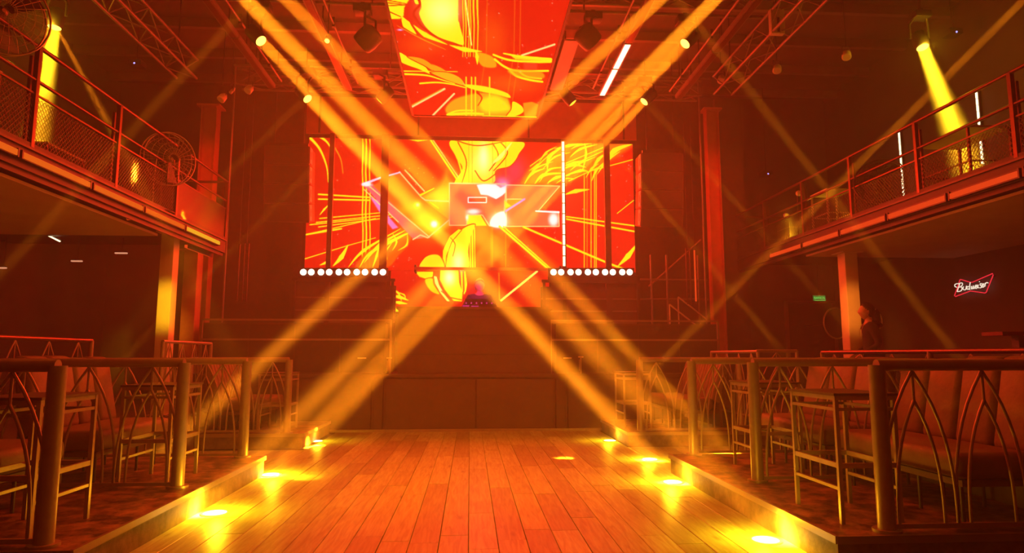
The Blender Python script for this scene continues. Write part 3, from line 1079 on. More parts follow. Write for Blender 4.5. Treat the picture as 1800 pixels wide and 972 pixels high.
def screen(name, xs, ys, fn, base, plane, parent, gain):
    gx, gy = np.meshgrid(xs, ys)
    n, m = len(xs), len(ys)
    co = np.zeros((n * m, 3))
    co[:, 0] = gx.ravel()
    if plane == 'Y':
        co[:, 1] = YS
        co[:, 2] = gy.ravel()
    else:
        co[:, 1] = gy.ravel()
        co[:, 2] = ZS
    px, py = project(co[:, 0], co[:, 1], co[:, 2])
    A = Art(px, py, base)
    fn(A)
    c = np.clip(A.c, 0, 1)
    lin = np.where(c <= .04045, c / 12.92, ((c + .055) / 1.055) ** 2.4)
    me = bpy.data.meshes.new(name)
    me.vertices.add(n * m)
    me.vertices.foreach_set('co', co.astype(np.float32).ravel())
    i = np.arange((n - 1) * (m - 1))
    r, q = i // (n - 1), i % (n - 1)
    a = r * n + q
    quads = np.stack([a, a + 1, a + n + 1, a + n], 1)
    me.loops.add(len(quads) * 4)
    me.loops.foreach_set('vertex_index', quads.ravel().astype(np.int32))
    me.polygons.add(len(quads))
    me.polygons.foreach_set('loop_start', (np.arange(len(quads)) * 4).astype(np.int32))
    me.polygons.foreach_set('loop_total', np.full(len(quads), 4, np.int32))
    me.update(calc_edges=True)
    at = me.color_attributes.new('picture', 'FLOAT_COLOR', 'POINT')
    rgba = np.ones((n * m, 4), np.float32)
    rgba[:, :3] = lin
    at.data.foreach_set('color', rgba.ravel())
    mt = bpy.data.materials.new(name + '_picture')
    mt.use_nodes = True
    nt = mt.node_tree
    nt.nodes.clear()
    o = nt.nodes.new('ShaderNodeOutputMaterial')
    e = nt.nodes.new('ShaderNodeEmission')
    e.inputs[1].default_value = gain
    t = nt.nodes.new('ShaderNodeAttribute')
    t.attribute_name = 'picture'
    nt.links.new(t.outputs['Color'], e.inputs[0])
    nt.links.new(e.outputs[0], o.inputs[0])
    mt.cycles.emission_sampling = 'NONE'
    me.materials.append(mt)
    ob = bpy.data.objects.new('led_display', me)
    C.objects.link(ob)
    ob.parent = parent
    org = ORG[parent.name]
    ob.location = (-org[0], -org[1], -org[2])
    return ob


ZS = 6.2
wallscreen = thing('led_wall', 'wide LED video wall behind the stage showing red and yellow artwork', 'screen', (0, YS, 2.45))
screen('led_wall', np.linspace(-3.64, 3.73, 590), np.linspace(3.27, 6.27, 240), paint_wall, (.82, .08, .03), 'Y', wallscreen, 1.35)
screen('led_wall', np.linspace(-1.76, 1.76, 280), np.linspace(2.36, 3.268, 74), paint_wall, (.80, .08, .04), 'Y', wallscreen, 1.35)
fr = MB()
fr.box((-3.70, YS + .02, 3.2), (3.79, YS + .14, 6.33)).box((-1.80, YS + .02, 2.3), (1.80, YS + .14, 3.2))
fr.build('backing', 'black_paint', wallscreen)
for a, b in (((-3.70, YS - .02, 6.27), (3.79, YS + .02, 6.33)), ((-3.70, YS - .02, 3.2), (-3.64, YS + .02, 6.27)), ((3.73, YS - .02, 3.2), (3.79, YS + .02, 6.27))):
    MB().box(a, b).build('frame', 'black_paint', wallscreen)
wl = lamp('led_wall_light', 'AREA', (.04, YS - .05, 4.75), (.04, 0, 4.2), (1, .018, .004), 1050, shape='RECTANGLE', size=7.2, size_y=2.9)
wl.visible_camera = False

cs = thing('ceiling_screen', 'long LED screen hung under the ceiling showing red and yellow artwork', 'screen', (.08, 9, ZS))
screen('ceiling_screen', np.linspace(-1.16, 1.32, 260), np.linspace(5.0, 12.75, 380), paint_ceiling, (.82, .09, .03), 'Z', cs, 1.3)
MB().box((-1.2, 4.95, ZS + .02), (1.36, 12.8, ZS + .12)).build('backing', 'black_paint', cs)
for a, b in (((-1.2, 4.95, ZS - .02), (-1.16, 12.8, ZS + .02)), ((1.32, 4.95, ZS - .02), (1.36, 12.8, ZS + .02)), ((-1.2, 12.75, ZS - .02), (1.36, 12.8, ZS + .02))):
    MB().box(a, b).build('frame', 'black_paint', cs)
for x in (-1.1, 1.26):
    for y in (6.2, 8.4, 10.6, 12.5):
        MB().tube((x, y, ZS + .12), (x, y, 7.9), .008, 6).build('hanger', 'dark_steel', cs)
cl = lamp('ceiling_screen_light', 'AREA', (.08, 8.9, ZS - .05), (.08, 8.9, 0), (1, .022, .005), 340, shape='RECTANGLE', size=2.3, size_y=7.4)
cl.visible_camera = False
# pinkish cloth skirts hanging at the screen edge
for x0, x1, ya, yb, lab in ((1.40, 1.62, 9.35, 11.2, 'pinkish panel hanging at the right edge of the ceiling screen'),):
    t = thing('edge_panel', lab, 'panel', (x0, ya, 6.1))
    MB().box((x0, ya, 6.14), (x1, yb, 6.17)).build('panel_face', 'end_plate', t)
    MB().box((x0, ya, 6.17), (x0 + .02, yb, 6.3)).build('flange', 'dark_steel', t)

# steel poles and cross bar in front of the LED wall
for x, wd, lab in ((-3.06, .10, 'leftmost dark steel pole in front of the LED wall'), (-1.90, .16, 'thick dark steel pole crossing the tilted block on the LED wall'), (3.05, .13, 'rightmost dark steel pole in front of the LED wall')):
    t = thing('screen_pole', lab, 'pole', (x, 14.2, SZ), 'dark poles before the LED wall')
    MB().box((x - wd / 2, 14.16, SZ), (x + wd / 2, 14.24, 6.27)).build('tube', 'stage', t)
    MB().box((x - .12, 14.1, SZ), (x + .12, 14.3, SZ + .02)).build('foot_plate', 'dark_steel', t)
t = thing('light_pole', 'lit white LED pole standing before the right half of the LED wall', 'light', (2.06, 14.2, SZ))
MB().box((2.02, 14.2, SZ), (2.11, 14.26, 6.25)).build('tube', 'dark_steel', t)
for k in range(12):
    z0 = 3.36 + k * .238
    MB().box((2.035, 14.185, z0), (2.085, 14.2, z0 + .215)).build('led_segment', 'tube_white', t)
t = thing('cross_bar', 'dark steel bar crossing the LED wall above the DJ', 'bar', (.4, 14.2, 3.28))
MB().box((-1.22, 14.15, 3.25), (2.0, 14.2, 3.31)).build('bar', 'tower', t)
for x in (-1.2, 1.98):
    MB().box((x - .02, 14.2, 3.2), (x + .02, 14.46, 3.36)).build('bracket', 'dark_steel', t)

# ten-lamp blinder bars, five twin lamps on each side
for xs, side in (((533, 547, 564, 578.5, 595.5, 610, 627, 641.5, 658.5, 673), 'left'), ((973, 986.5, 1003, 1017, 1033.5, 1047.5, 1063.8, 1077.3, 1094, 1107), 'right')):
    for k in range(5):
        pa = atY(xs[2 * k], 478.3, 14.0)
        pb = atY(xs[2 * k + 1], 478.3, 14.0)
        c = (pa + pb) / 2
        ordn = ['outermost', 'second', 'middle', 'fourth', 'innermost'][k if side == 'left' else 4 - k]
        t = thing('twin_blinder', f'{ordn} twin round lamp of the {side} row under the LED wall', 'lamp', (c.x, 14.05, c.z), f'twin lamps under the {side} LED wall')
        MB().box((c.x - .19, 14.02, c.z - .095), (c.x + .19, 14.12, c.z + .095)).build('housing', 'black_paint', t)
        MB().box((c.x - .2, 14.05, c.z - .20), (c.x + .2, 14.08, c.z - .10)).build('bracket', 'dark_steel', t)
        for p in (pa, pb):
            MB().lathe([(.060, 0), (.068, .012), (.060, .024), (.03, .032)], 20, (p.x, 14.02, p.z), (0, -1, 0)).build('bulb', 'bulb', t)
    xa, xb = atY(xs[0], 478, 14.0).x - .25, atY(xs[-1], 478, 14.0).x + .25
    t = thing('blinder_rail', f'dark rail carrying the {side} row of twin lamps', 'rail', ((xa + xb) / 2, 14.08, 3.0))
    MB().box((xa, 14.06, 2.98), (xb, 14.12, 3.04)).build('rail', 'dark_steel', t)
    for x in (xa + .05, xb - .05):
        MB().box((x - .03, 14.06, SZ), (x + .03, 14.12, 2.98)).build('leg', 'dark_steel', t)
    # dark panelled riser under it
    t = thing('stage_riser', f'black riser wall with horizontal battens under the {side} lamp row', 'riser', ((xa + xb) / 2, 14.25, SZ))
    MB().box((xa, 14.2, SZ), (xb, 14.35, 2.9)).build('panel', 'stage', t)
    for z in (2.1, 2.35, 2.62):
        MB().box((xa, 14.17, z), (xb, 14.2, z + .03)).build('batten', 'truss', t)

# ------------------------------------------------------------------ line array speakers
def line_array(label, xc, sgn):
    t = thing('line_array', label, 'speaker', (xc, 13.5, 5.72), 'hanging speaker arrays beside the LED wall')
    z, y, tilt = 5.70, 13.35, math.radians(2)
    w2, h, d = .46, .40, .5
    for k in range(4):
        u = V((0, math.sin(tilt), -math.cos(tilt)))
        f = V((0, -math.cos(tilt), -math.sin(tilt)))
        o = V((xc, y, z))
        a = [o, o - f * d, o - f * d + u * (h - .03), o + u * (h - .01)]
        c = MB().prism([p + V((-w2, 0, 0)) for p in a], (2 * w2, 0, 0)).build('cabinet', 'stage', t, bevel=.012)
        g = [o + f * .012 + u * .02, o + u * .02, o + u * (h - .035), o + f * .012 + u * (h - .035)]
        MB().prism([p + V((-w2 + .03, 0, 0)) for p in g], (2 * w2 - .06, 0, 0)).build('grille', 'grille', c)
        xs = sgn * w2
        e = [o - f * .02 + u * .02, o - f * .20 + u * .02, o - f * .20 + u * (h - .05), o - f * .02 + u * (h - .05)]
        MB().prism([p + V((xs, 0, 0)) for p in e], (sgn * .015, 0, 0)).build('end_plate', 'end_plate', c)
        e2 = [o - f * .08 + u * .10, o - f * .12 + u * .10, o - f * .12 + u * (h - .14), o - f * .08 + u * (h - .14)]
        MB().prism([p + V((xs + sgn * .015, 0, 0)) for p in e2], (sgn * .006, 0, 0)).build('handle', 'dark_steel', c)
        z += u.z * h
        y += u.y * h * 1.0
        tilt += math.radians(3.2)
    MB().bar((xc - .4, 13.5, 5.76), (xc + .4, 13.5, 5.76), .06, .08).build('fly_bar', 'dark_steel', t)
    for x in (xc - .3, xc + .3):
        MB().tube((x, 13.5, 5.78), (x, 13.5, 7.9), .012, 6).build('chain', 'dark_steel', t)


line_array('speaker array of four cabinets hanging left of the LED wall', -3.80, 1)
line_array('speaker array of four cabinets hanging right of the LED wall', 4.08, -1)

# ------------------------------------------------------------------ steel columns
def column(label, x, y, s, z0, z1, m, cat='column', flanged=False):
    t = thing('steel_column' if flanged else 'square_column', label, cat, (x, y, z0))
    if flanged:
        for sx in (-1, 1):
            MB().box((x + sx * s / 2 - .012, y - s * .4, z0), (x + sx * s / 2 + .012, y + s * .4, z1)).build('flange', m, t)
        MB().box((x - s / 2 + .012, y - .01, z0), (x + s / 2 - .012, y + .01, z1)).build('web', m, t)
        MB().box((x - s * .8, y - s * .6, z1 - .04), (x + s * .8, y + s * .6, z1)).build('cap_plate', m, t)
    else:
        MB().box((x - s / 2, y - s / 2, z0), (x + s / 2, y + s / 2, z1)).build('shaft', m, t, bevel=.01)
        MB().box((x - s * .8, y - s * .8, z0), (x + s * .8, y + s * .8, z0 + .02)).build('base_plate', m, t)
        MB().box((x - s * .8, y - s * .8, z1 - .02), (x + s * .8, y + s * .8, z1)).build('cap_plate', m, t)


column('pale square column lit yellow under the left balcony', -4.95, 11.0, .21, .45, 3.42, 'column')
column('pale square column lit orange under the right balcony', 6.62, 11.0, .23, .45, 3.20, 'column')
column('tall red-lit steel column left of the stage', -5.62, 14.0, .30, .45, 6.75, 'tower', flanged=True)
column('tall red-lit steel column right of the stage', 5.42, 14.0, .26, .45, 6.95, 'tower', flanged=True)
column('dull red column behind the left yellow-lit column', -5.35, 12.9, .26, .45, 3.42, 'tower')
for x, lab in ((-4.55, 'dark vertical proscenium pipe left of the stage'), (4.55, 'dark vertical proscenium pipe right of the stage')):
    t = thing('stage_pipe', lab, 'pipe', (x, 13.3, SZ))
    MB().tube((x - .35 * (1 if x < 0 else -1), 13.3, SZ), (x - .35 * (1 if x < 0 else -1), 13.3, 7.4), .022, 8).build('pipe', 'truss', t)
    MB().box((x - .35 * (1 if x < 0 else -1) - .06, 13.24, SZ), (x - .35 * (1 if x < 0 else -1) + .06, 13.36, SZ + .02)).build('foot', 'dark_steel', t)

# red ladder truss and LED batten beside each side of the stage
for sx, lab in ((-1, 'left'), (1, 'right')):
    x = sx * 4.46 + (.0 if sx < 0 else .05)
    t = thing('ladder_truss', f'short red-lit vertical ladder truss on the {lab} side of the stage', 'truss', (x, 13.2, 2.45))
    for dx in (-.04, .04):
        MB().tube((x + dx, 13.2, 2.45), (x + dx, 13.2, 3.62), .012, 7).build('chord', 'rail_red', t)
    for k in range(13):
        z = 2.5 + k * .09
        MB().tube((x - .04, 13.2, z), (x + .04, 13.2, z), .007, 6).build('rung', 'rail_red', t)
    MB().tube((x, 13.2, 3.62), (x, 13.2, ZC), .006, 6).build('hanger', 'dark_steel', t)
    x2 = x - .14 if sx < 0 else x + .14
    t = thing('led_batten', f'thin vertical red light tube on the {lab} side of the stage', 'light', (x2, 13.2, 2.45))
    MB().tube((x2, 13.2, 2.5), (x2, 13.2, 3.58), .018, 8).build('tube', 'strip_red' if sx > 0 else 'rail_red', t)
    for z in (2.48, 3.58):
        MB().tube((x2, 13.2, z), (x2, 13.2, z + .03), .024, 8).build('end_cap', 'black_paint', t)
    MB().tube((x2, 13.2, 3.6), (x2, 13.2, ZC), .005, 6).build('hanger', 'dark_steel', t)

# scaffold and stair at the right of the stage
t = thing('scaffold', 'dark scaffold frame of pipes on the right of the stage', 'scaffold', (4.3, 14.0, SZ))
for x in (3.95, 4.3, 5.0):
    MB().tube((x, 14.0, SZ), (x, 14.0, 3.6), .025, 8).build('upright', 'truss', t)
for z in (2.62, 3.05):
    MB().tube((3.7, 14.0, z), (5.2, 14.0, z), .022, 8).build('crosspiece', 'truss', t)
MB().tube((3.9, 14.03, 2.9), (5.1, 14.03, 3.95), .02, 8).build('brace', 'truss', t)
st = thing('stage_stair', 'steel stair with pale handrails going down at the right of the stage', 'stair', (4.7, 13.5, SZ))
pa, pb = atY(1177, 535, 13.4), atY(1251, 594, 13.4)
MB().tube(pa, pb, .018, 8).build('handrail', 'pale', st)
pc, pd = atY(1192, 522, 13.9), atY(1242, 561, 13.9)
MB().tube(pc, pd, .018, 8).build('handrail', 'pale', st)
for p, y in ((pa, 13.4), (pb, 13.4), (pc, 13.9), (pd, 13.9)):
    MB().tube((p.x, y, SZ if p is pa or p is pc else .9), (p.x, y, p.z), .016, 8).build('baluster', 'pale', st)
for k in range(5):
    f = k / 5
    x = pa.x + (pb.x - pa.x) * f
    z = 1.95 - .17 * k
    MB().box((x, 13.4, z - .03), (x + .2, 13.9, z)).build('tread', 'dark_steel', st)

# ------------------------------------------------------------------ balconies
def diamond_mesh(y0, y1, z0, z1, x, cell=.055, hh=.030, t=.0055):
    mb = MB()
    n = int((y1 - y0) / cell)
    m = int((z1 - z0) / hh)
    for r in range(m):
        for c in range(n):
            ya = y0 + (c + (.5 if r % 2 else 0)) * cell
            z = z0 + r * hh
            ym, yb = ya + cell / 2, ya + cell
            if yb > y1:
                continue
            for p, q in (((x, ya, z), (x, ym, z + hh)), ((x, ym, z + hh), (x, yb, z))):
                p, q = V(p), V(q)
                d = (q - p).normalized()
                u = V((1, 0, 0)) * t * .5
                v = d.cross(V((1, 0, 0))) * t * .5
                vs = [p + u + v, p - u + v, p - u - v, p + u - v, q + u + v, q - u + v, q - u - v, q + u - v]
                mb.add(vs, [(0, 1, 5, 4), (1, 2, 6, 5), (2, 3, 7, 6), (3, 0, 4, 7)])
    return mb


def balcony(sgn, xe, ends, posts, zt, side):
    y0, y1 = ends
    xw = (XL + .02) if sgn < 0 else (XR - .02)
    b = thing('balcony', f'{side} balcony gallery with a pale soffit and steel edge beam', 'balcony', (xe, (y0 + y1) / 2, 3.2))
    MB().box((xe, y0, 3.44), (xw, y1, 3.56)).build('deck', 'concrete', b)
    MB().box((xe - sgn * .02, y0, 3.30), (xe + sgn * .12, y1, 3.60)).build('edge_beam', 'black_paint', b)
    MB().box((xe - sgn * .05, y0, 3.52), (xe - sgn * .02, y1, 3.545)).build('edge_lip', 'dark_steel', b)
    MB().box((xe + sgn * .14, y0, 3.20), (xw, min(y1, 10.1 if sgn < 0 else 11.5), 3.235)).build('soffit', 'soffit', b)
    MB().box((xe + sgn * .02, y0, 3.24), (xe + sgn * .05, y1, 3.30)).build('lower_lip', 'black_paint', b)
    r = thing('balcony_railing', f'red-lit steel railing with mesh infill on the {side} balcony', 'railing', (xe, (y0 + y1) / 2, 3.56))
    MB().tube((xe, y0, zt), (xe, y1, zt), .024, 10).build('top_rail', 'rail_red', r)
    MB().tube((xe, y0, zt - .37), (xe, y1, zt - .37), .020, 10).build('mid_rail', 'rail_red', r)
    MB().bar((xe, y0, zt - .52), (xe, y1, zt - .52), .02, .02).build('mesh_rail', 'rail_red', r)
    for p in posts:
        MB().box((xe - .025, p - .025, 3.56), (xe + .025, p + .025, zt)).build('post', 'rail_red', r)
        MB().box((xe + sgn * .05, p - .015, 3.56), (xe + sgn * .08, p + .015, zt - .1)).build('stay', 'rail_red', r)
    MB().tube((xe, y1, zt), (xe + sgn * 1.2, y1, zt), .024, 10).build('return_rail', 'rail_red', r)
    allp = [y0] + posts
    for i in range(len(allp) - 1):
        a, c = allp[i] + .03, allp[i + 1] - .03
        if sgn < 0 and i >= len(allp) - 2:
            MB().box((xe - .004, a, 3.60), (xe + .004, c, zt - .53)).build('ribbed_panel', 'plate', r)
        else:
            o = diamond_mesh(a, c, 3.60, zt - .53, xe).build('mesh_panel', 'mesh', r)
            o['kind'] = 'stuff'
    # light strips under the edge beam
    return b


balcony(-1, -4.6, (4.2, 12.4), [5.3, 6.93, 8.56, 10.3, 12.38], 4.66, 'left')
balcony(1, 6.0, (4.2, 14.3), [5.0, 6.62, 8.2, 9.75, 11.25, 12.8, 14.28], 4.54, 'right')

yy = [4.4, 5.4, 6.66, 7.92, 9.18, 10.5, 11.98]
names = ['first and nearest', 'second', 'third', 'fourth', 'fifth', 'last, brightest']
for k in range(6):
    a, b = yy[k] + .02, yy[k + 1] - .02
    t = thing('strip_light', f'{names[k]} light strip along the left balcony edge', 'light', (-4.57, (a + b) / 2, 3.4), 'light strips along the left balcony')
    MB().box((-4.575, a, 3.37), (-4.52, b, 3.45)).build('housing', 'dark_steel', t)
    MB().box((-4.522, a + .01, 3.380), (-4.508, b - .01, 3.440)).build('diffuser', 'strip_yellow' if k == 5 else 'strip_amber', t)
    for e in (a, b - .02):
        MB().box((-4.575, e, 3.365), (-4.503, e + .02, 3.455)).build('clip', 'dark_steel', t)
yy = [4.3, 5.4, 6.5, 7.6, 8.8, 10.0, 11.2, 12.5]
names = ['first and nearest', 'second', 'third', 'fourth', 'fifth', 'sixth', 'last and farthest']
for k in range(7):
    a, b = yy[k] + .02, yy[k + 1] - .02
    t = thing('strip_light', f'{names[k]} red-lit strip along the right balcony edge', 'light', (5.97, (a + b) / 2, 3.35), 'red-lit strips along the right balcony')
    MB().box((5.975, a, 3.31), (5.92, b, 3.41)).build('housing', 'dark_steel', t)
    MB().box((5.925, a + .01, 3.325), (5.91, b - .01, 3.39)).build('diffuser', 'strip_red', t)
    for e in (a, b - .02):
        MB().box((5.905, e, 3.305), (5.98, e + .02, 3.415)).build('clip', 'dark_steel', t)
t = thing('strip_light', 'dim lower light strip past the left yellow-lit column', 'light', (-4.9, 12.0, 3.3), 'light strips along the left balcony')
MB().box((-4.85, 11.3, 3.22), (-4.80, 12.35, 3.27)).build('diffuser', 'strip_red', t)
MB().box((-4.80, 11.3, 3.21), (-4.77, 12.35, 3.29)).build('housing', 'dark_steel', t)


# ------------------------------------------------------------------ cage fans
def fan(label, c, r, axis, post_z, dark=False):
    c = V(c)
    ax = V(axis).normalized()
    a = ax.cross(V((0, 0, 1))).normalized()
    b = a.cross(ax)
    t = thing('cage_fan', label, 'fan', (c.x, c.y, post_z))
    m = 'dark_steel' if dark else 'fan_metal'
    cage = MB()
    ring = lambda rr, off, k=28: [c + ax * off + (a * math.cos(2 * math.pi * j / k) + b * math.sin(2 * math.pi * j / k)) * rr for j in range(k)]
    cage.path(ring(r, 0), .010, 6, True)
    cage.path(ring(r, -.10), .008, 6, True)
    for fr_, off in ((.8, .05), (.6, .085), (.4, .10), (.2, .11)):
        cage.path(ring(r * fr_, off), .0035, 5, True)
        cage.path(ring(r * fr_, -.10 - off), .0035, 5, True)
    for j in range(28):
        d = a * math.cos(2 * math.pi * j / 28) + b * math.sin(2 * math.pi * j / 28)
        cage.path([c + d * r, c + ax * .07 + d * r * .7, c + ax * .11 + d * .06], .003, 4)
        cage.path([c + ax * -.1 + d * r, c + ax * -.17 + d * r * .7, c + ax * -.21 + d * .06], .003, 4)
    o = cage.build('cage', m, t)
    o['kind'] = 'stuff'
    MB().lathe([(.05, -.30), (.085, -.27), (.085, -.16), (.05, -.14)], 16, c, ax).build('motor', 'dark_steel', t)
    MB().lathe([(.045, -.10), (.05, .0), (.02, .04)], 16, c, ax).build('hub', m, t)
    for k in range(3):
        th = 2 * math.pi * k / 3 + .4
        d = a * math.cos(th) + b * math.sin(th)
        s = ax.cross(d)
        vs = [c + d * .05 - s * .04 + ax * .02, c + d * .05 + s * .04 - ax * .04, c + d * r * .9 + s * r * .36 - ax * .06, c + d * r * .88 - s * r * .16 + ax * .03]
        vs2 = [p + ax * .005 for p in vs]
        MB().add(vs + vs2, [(0, 1, 2, 3), (7, 6, 5, 4), (0, 4, 5, 1), (1, 5, 6, 2), (2, 6, 7, 3), (3, 7, 4, 0)]).build('blade', 'dark_steel' if not dark else 'black_paint', t)
    back = c - ax * .22
    yoke = MB().path([back + a * .0, back + V((0, 0, -.25)), V((back.x, back.y, post_z + .02))], .022, 8)
    yoke.build('stand', 'dark_steel', t)
    MB().lathe([(.22, 0), (.22, .02), (.05, .05)], 18, (back.x, back.y, post_z)).build('stand_foot', 'dark_steel', t)
    return t


fan('large wire cage fan over the middle of the left balcony railing', (-4.56, 9.95, 4.36), .40, (.75, -.55, -.12), 3.56)
fan('large wire cage fan at the near end of the left balcony', (-4.66, 6.45, 4.80), .42, (.75, -.55, -.12), 3.56)
fan('black cage fan on the right balcony behind the railing', (6.22, 9.35, 4.05), .36, (-.6, -.75, .25), 3.56, True)
fan('second wire cage fan standing low behind the one on the left railing', (-5.0, 10.6, 4.12), .36, (.7, -.6, 0), 3.56, True)


# ------------------------------------------------------------------ balcony furniture
def gallery_table(label, c, wx, wy, h, m='rail_red'):
    z = 3.56
    t = thing('gallery_table', label, 'table', (c[0], c[1], z))
    MB().box((c[0] - wx / 2, c[1] - wy / 2, z + h - .03), (c[0] + wx / 2, c[1] + wy / 2, z + h)).build('table_top', 'pale', t)
    for sx in (-1, 1):
        for sy in (-1, 1):
            x, y = c[0] + sx * (wx / 2 - .02), c[1] + sy * (wy / 2 - .02)
            MB().box((x - .014, y - .014, z), (x + .014, y + .014, z + h - .03)).build('leg', m, t)
    for sx in (-1, 1):
        x = c[0] + sx * (wx / 2 - .02)
        MB().bar((x, c[1] - wy / 2 + .02, z + .28), (x, c[1] + wy / 2 - .02, z + .28), .02, .02).build('stretcher', m, t)
    for sy in (-1, 1):
        y = c[1] + sy * (wy / 2 - .02)
        MB().bar((c[0] - wx / 2 + .02, y, z + .28), (c[0] + wx / 2 - .02, y, z + .28), .02, .02).build('stretcher', m, t)
    return t


gallery_table('high table under the right hanging lamp on the right balcony', (6.55, 8.05), .6, .9, .74)
gallery_table('small high table with pale frame on the right balcony, left of the black fan', (6.35, 10.9), .5, .55, .70, 'pale')
gallery_table('high table under the left hanging lamp on the left balcony', (-6.2, 9.6), .7, .9, .78)
gallery_table('dark high table at the near end of the left balcony', (-5.2, 6.6), .55, .6, .80)
# little stalked lamps on the far right balcony
for p, lab in (((1404, 340), 'upper small round stalked lamp on the far right balcony'), ((1382, 379), 'lower small round stalked lamp on the far right balcony')):
    q = atX(*p, 6.1)
    t = thing('stalked_lamp', lab, 'lamp', (q.x - .05, q.y, 3.56))
    MB().lathe([(.01, -.02), (.05, -.015), (.055, .02), (.03, .05)], 14, q, (-.4, -1, 0)).build('head', 'pale', t)
    MB().path([(q.x - .05, q.y, 3.56), (q.x - .02, q.y + .02, (q.z + 3.56) / 2), q + V((0, .04, 0))], .012, 7).build('stalk', 'dark_steel', t)
    MB().lathe([(.08, 0), (.08, .015)], 14, (q.x - .05, q.y, 3.56)).build('foot', 'dark_steel', t)
# cases on the far right balcony
for k, (x, y, sx, sy, sz) in enumerate(((6.25, 12.2, .35, .5, .42), (6.3, 13.1, .45, .5, .30), (6.55, 12.7, .3, .4, .55))):
    t = thing('flight_case', ['dark case nearest the stalked lamps on the right balcony', 'low dark case at the far end of the right balcony', 'taller dark case behind the others on the right balcony'][k], 'case', (x, y, 3.56), 'cases on the right balcony')
    MB().box((x - sx / 2, y - sy / 2, 3.58), (x + sx / 2, y + sy / 2, 3.56 + sz)).build('body', 'dark_steel', t, bevel=.01)
    MB().box((x - sx / 2 - .005, y - sy / 2 - .005, 3.56 + sz * .66), (x + sx / 2 + .005, y + sy / 2 + .005, 3.56 + sz * .69)).build('lid_band', 'edge', t)
    for dx in (-1, 1):
        MB().box((x + dx * (sx / 2 - .03) - .02, y - sy / 2, 3.56), (x + dx * (sx / 2 - .03) + .02, y - sy / 2 + .04, 3.585)).build('foot', 'black_paint', t)

t = thing('floor_spot', 'tiny spot lamp lighting the cases at the far right balcony', 'lamp', (6.12, 11.75, 3.56))
MB().lathe([(.05, 0), (.05, .03), (.03, .04)], 14, (6.12, 11.75, 3.56)).build('body', 'dark_steel', t)
MB().lathe([(.03, 0), (.02, .008)], 12, (6.12, 11.75, 3.60)).build('lens', 'lens', t)
lamp('spot_light', 'POINT', (6.12, 11.72, 3.72), (0, 0, 0), YELLOW, 12, shadow_soft_size=.03)
# lit wall tubes on the right gallery wall
for a, b, lab in (((1580, 232), (1587, 355), 'left vertical lit LED tube on the right gallery wall'), ((1716, 162), (1724, 290), 'right vertical lit LED tube on the right gallery wall')):
    p, q = atX(*a, XR - .06), atX(*b, XR - .06)
    t = thing('wall_tube_light', lab, 'light', (p.x, p.y, q.z), 'lit tubes on the right gallery wall')
    MB().box((XR - .05, p.y - .03, q.z - .02), (XR - .001, p.y + .03, p.z + .02)).build('channel', 'dark_steel', t)
    n = 11
    for k in range(n):
        z0 = q.z + (p.z - q.z) * k / n
        MB().tube((XR - .06, p.y, z0 + .006), (XR - .06, p.y, q.z + (p.z - q.z) * (k + 1) / n - .006), .018, 8).build('led_segment', 'tube_white', t)

# ------------------------------------------------------------------ ceiling trusses, pipes and battens
def box_truss(label, x, y0, y1, z, s=.36, along='Y', grp='box trusses under the ceiling'):
    P = (lambda u, a, b: (x + a, u, z + b)) if along == 'Y' else (lambda u, a, b: (u, x + a, z + b))
    t = thing('box_truss', label, 'truss', P((y0 + y1) / 2, 0, 0), grp)
    h = s / 2
    for a in (-h, h):
        for b in (-h, h):
            MB().tube(P(y0, a, b), P(y1, a, b), .026, 8).build('chord', 'truss', t)
    n = int((y1 - y0) / .45)
    la = MB()
    for k in range(n):
        u0, u1 = y0 + (y1 - y0) * k / n, y0 + (y1 - y0) * (k + 1) / n
        if k % 2:
            u0, u1 = u1, u0
        for a in (-h, h):
            la.tube(P(u0, a, -h), P(u1, a, h), .011, 6)
        for b in (-h, h):
            la.tube(P(u0, -h, b), P(u1, h, b), .011, 6)
    o = la.build('lacing', 'truss', t)
    o['kind'] = 'stuff'
    for u in (y0 + .4, (y0 + y1) / 2, y1 - .4):
        MB().tube(P(u, 0, h), (P(u, 0, 0)[0], P(u, 0, 0)[1], ZC), .014, 6).build('hanger', 'dark_steel', t)


box_truss('box truss running along the room on the far left under the ceiling', -5.3, 5.0, 12.0, 6.7)
box_truss('box truss running along the room on the far right under the ceiling', 4.95, 5.0, 12.1, 6.7)
box_truss('cross truss over the stage front carrying the speakers', 12.75, -4.6, 4.7, 6.85, .30, 'X')
box_truss('cross truss over the middle of the dance floor', 9.55, -4.4, 4.5, 7.1, .30, 'X')
box_truss('cross truss over the near part of the dance floor', 7.3, -4.4, 4.5, 7.1, .30, 'X')
for y, lab in ((11.6, 'cross pipe carrying the far row of moving heads'), (9.35, 'cross pipe carrying the middle row of moving heads'), (7.2, 'cross pipe carrying the near row of moving heads')):
    t = thing('lamp_pipe', lab, 'pipe', (0, y, 6.62), 'lamp pipes across the room')
    for a, b in ((-4.3, -1.25), (1.42, 4.5)):
        MB().tube((a, y, 6.62), (b, y, 6.62), .026, 8).build('pipe', 'truss', t)
    for x in (-4.1, -1.5, 1.7, 4.3):
        MB().tube((x, y, 6.64), (x, y, 7.9), .012, 6).build('hanger', 'dark_steel', t)


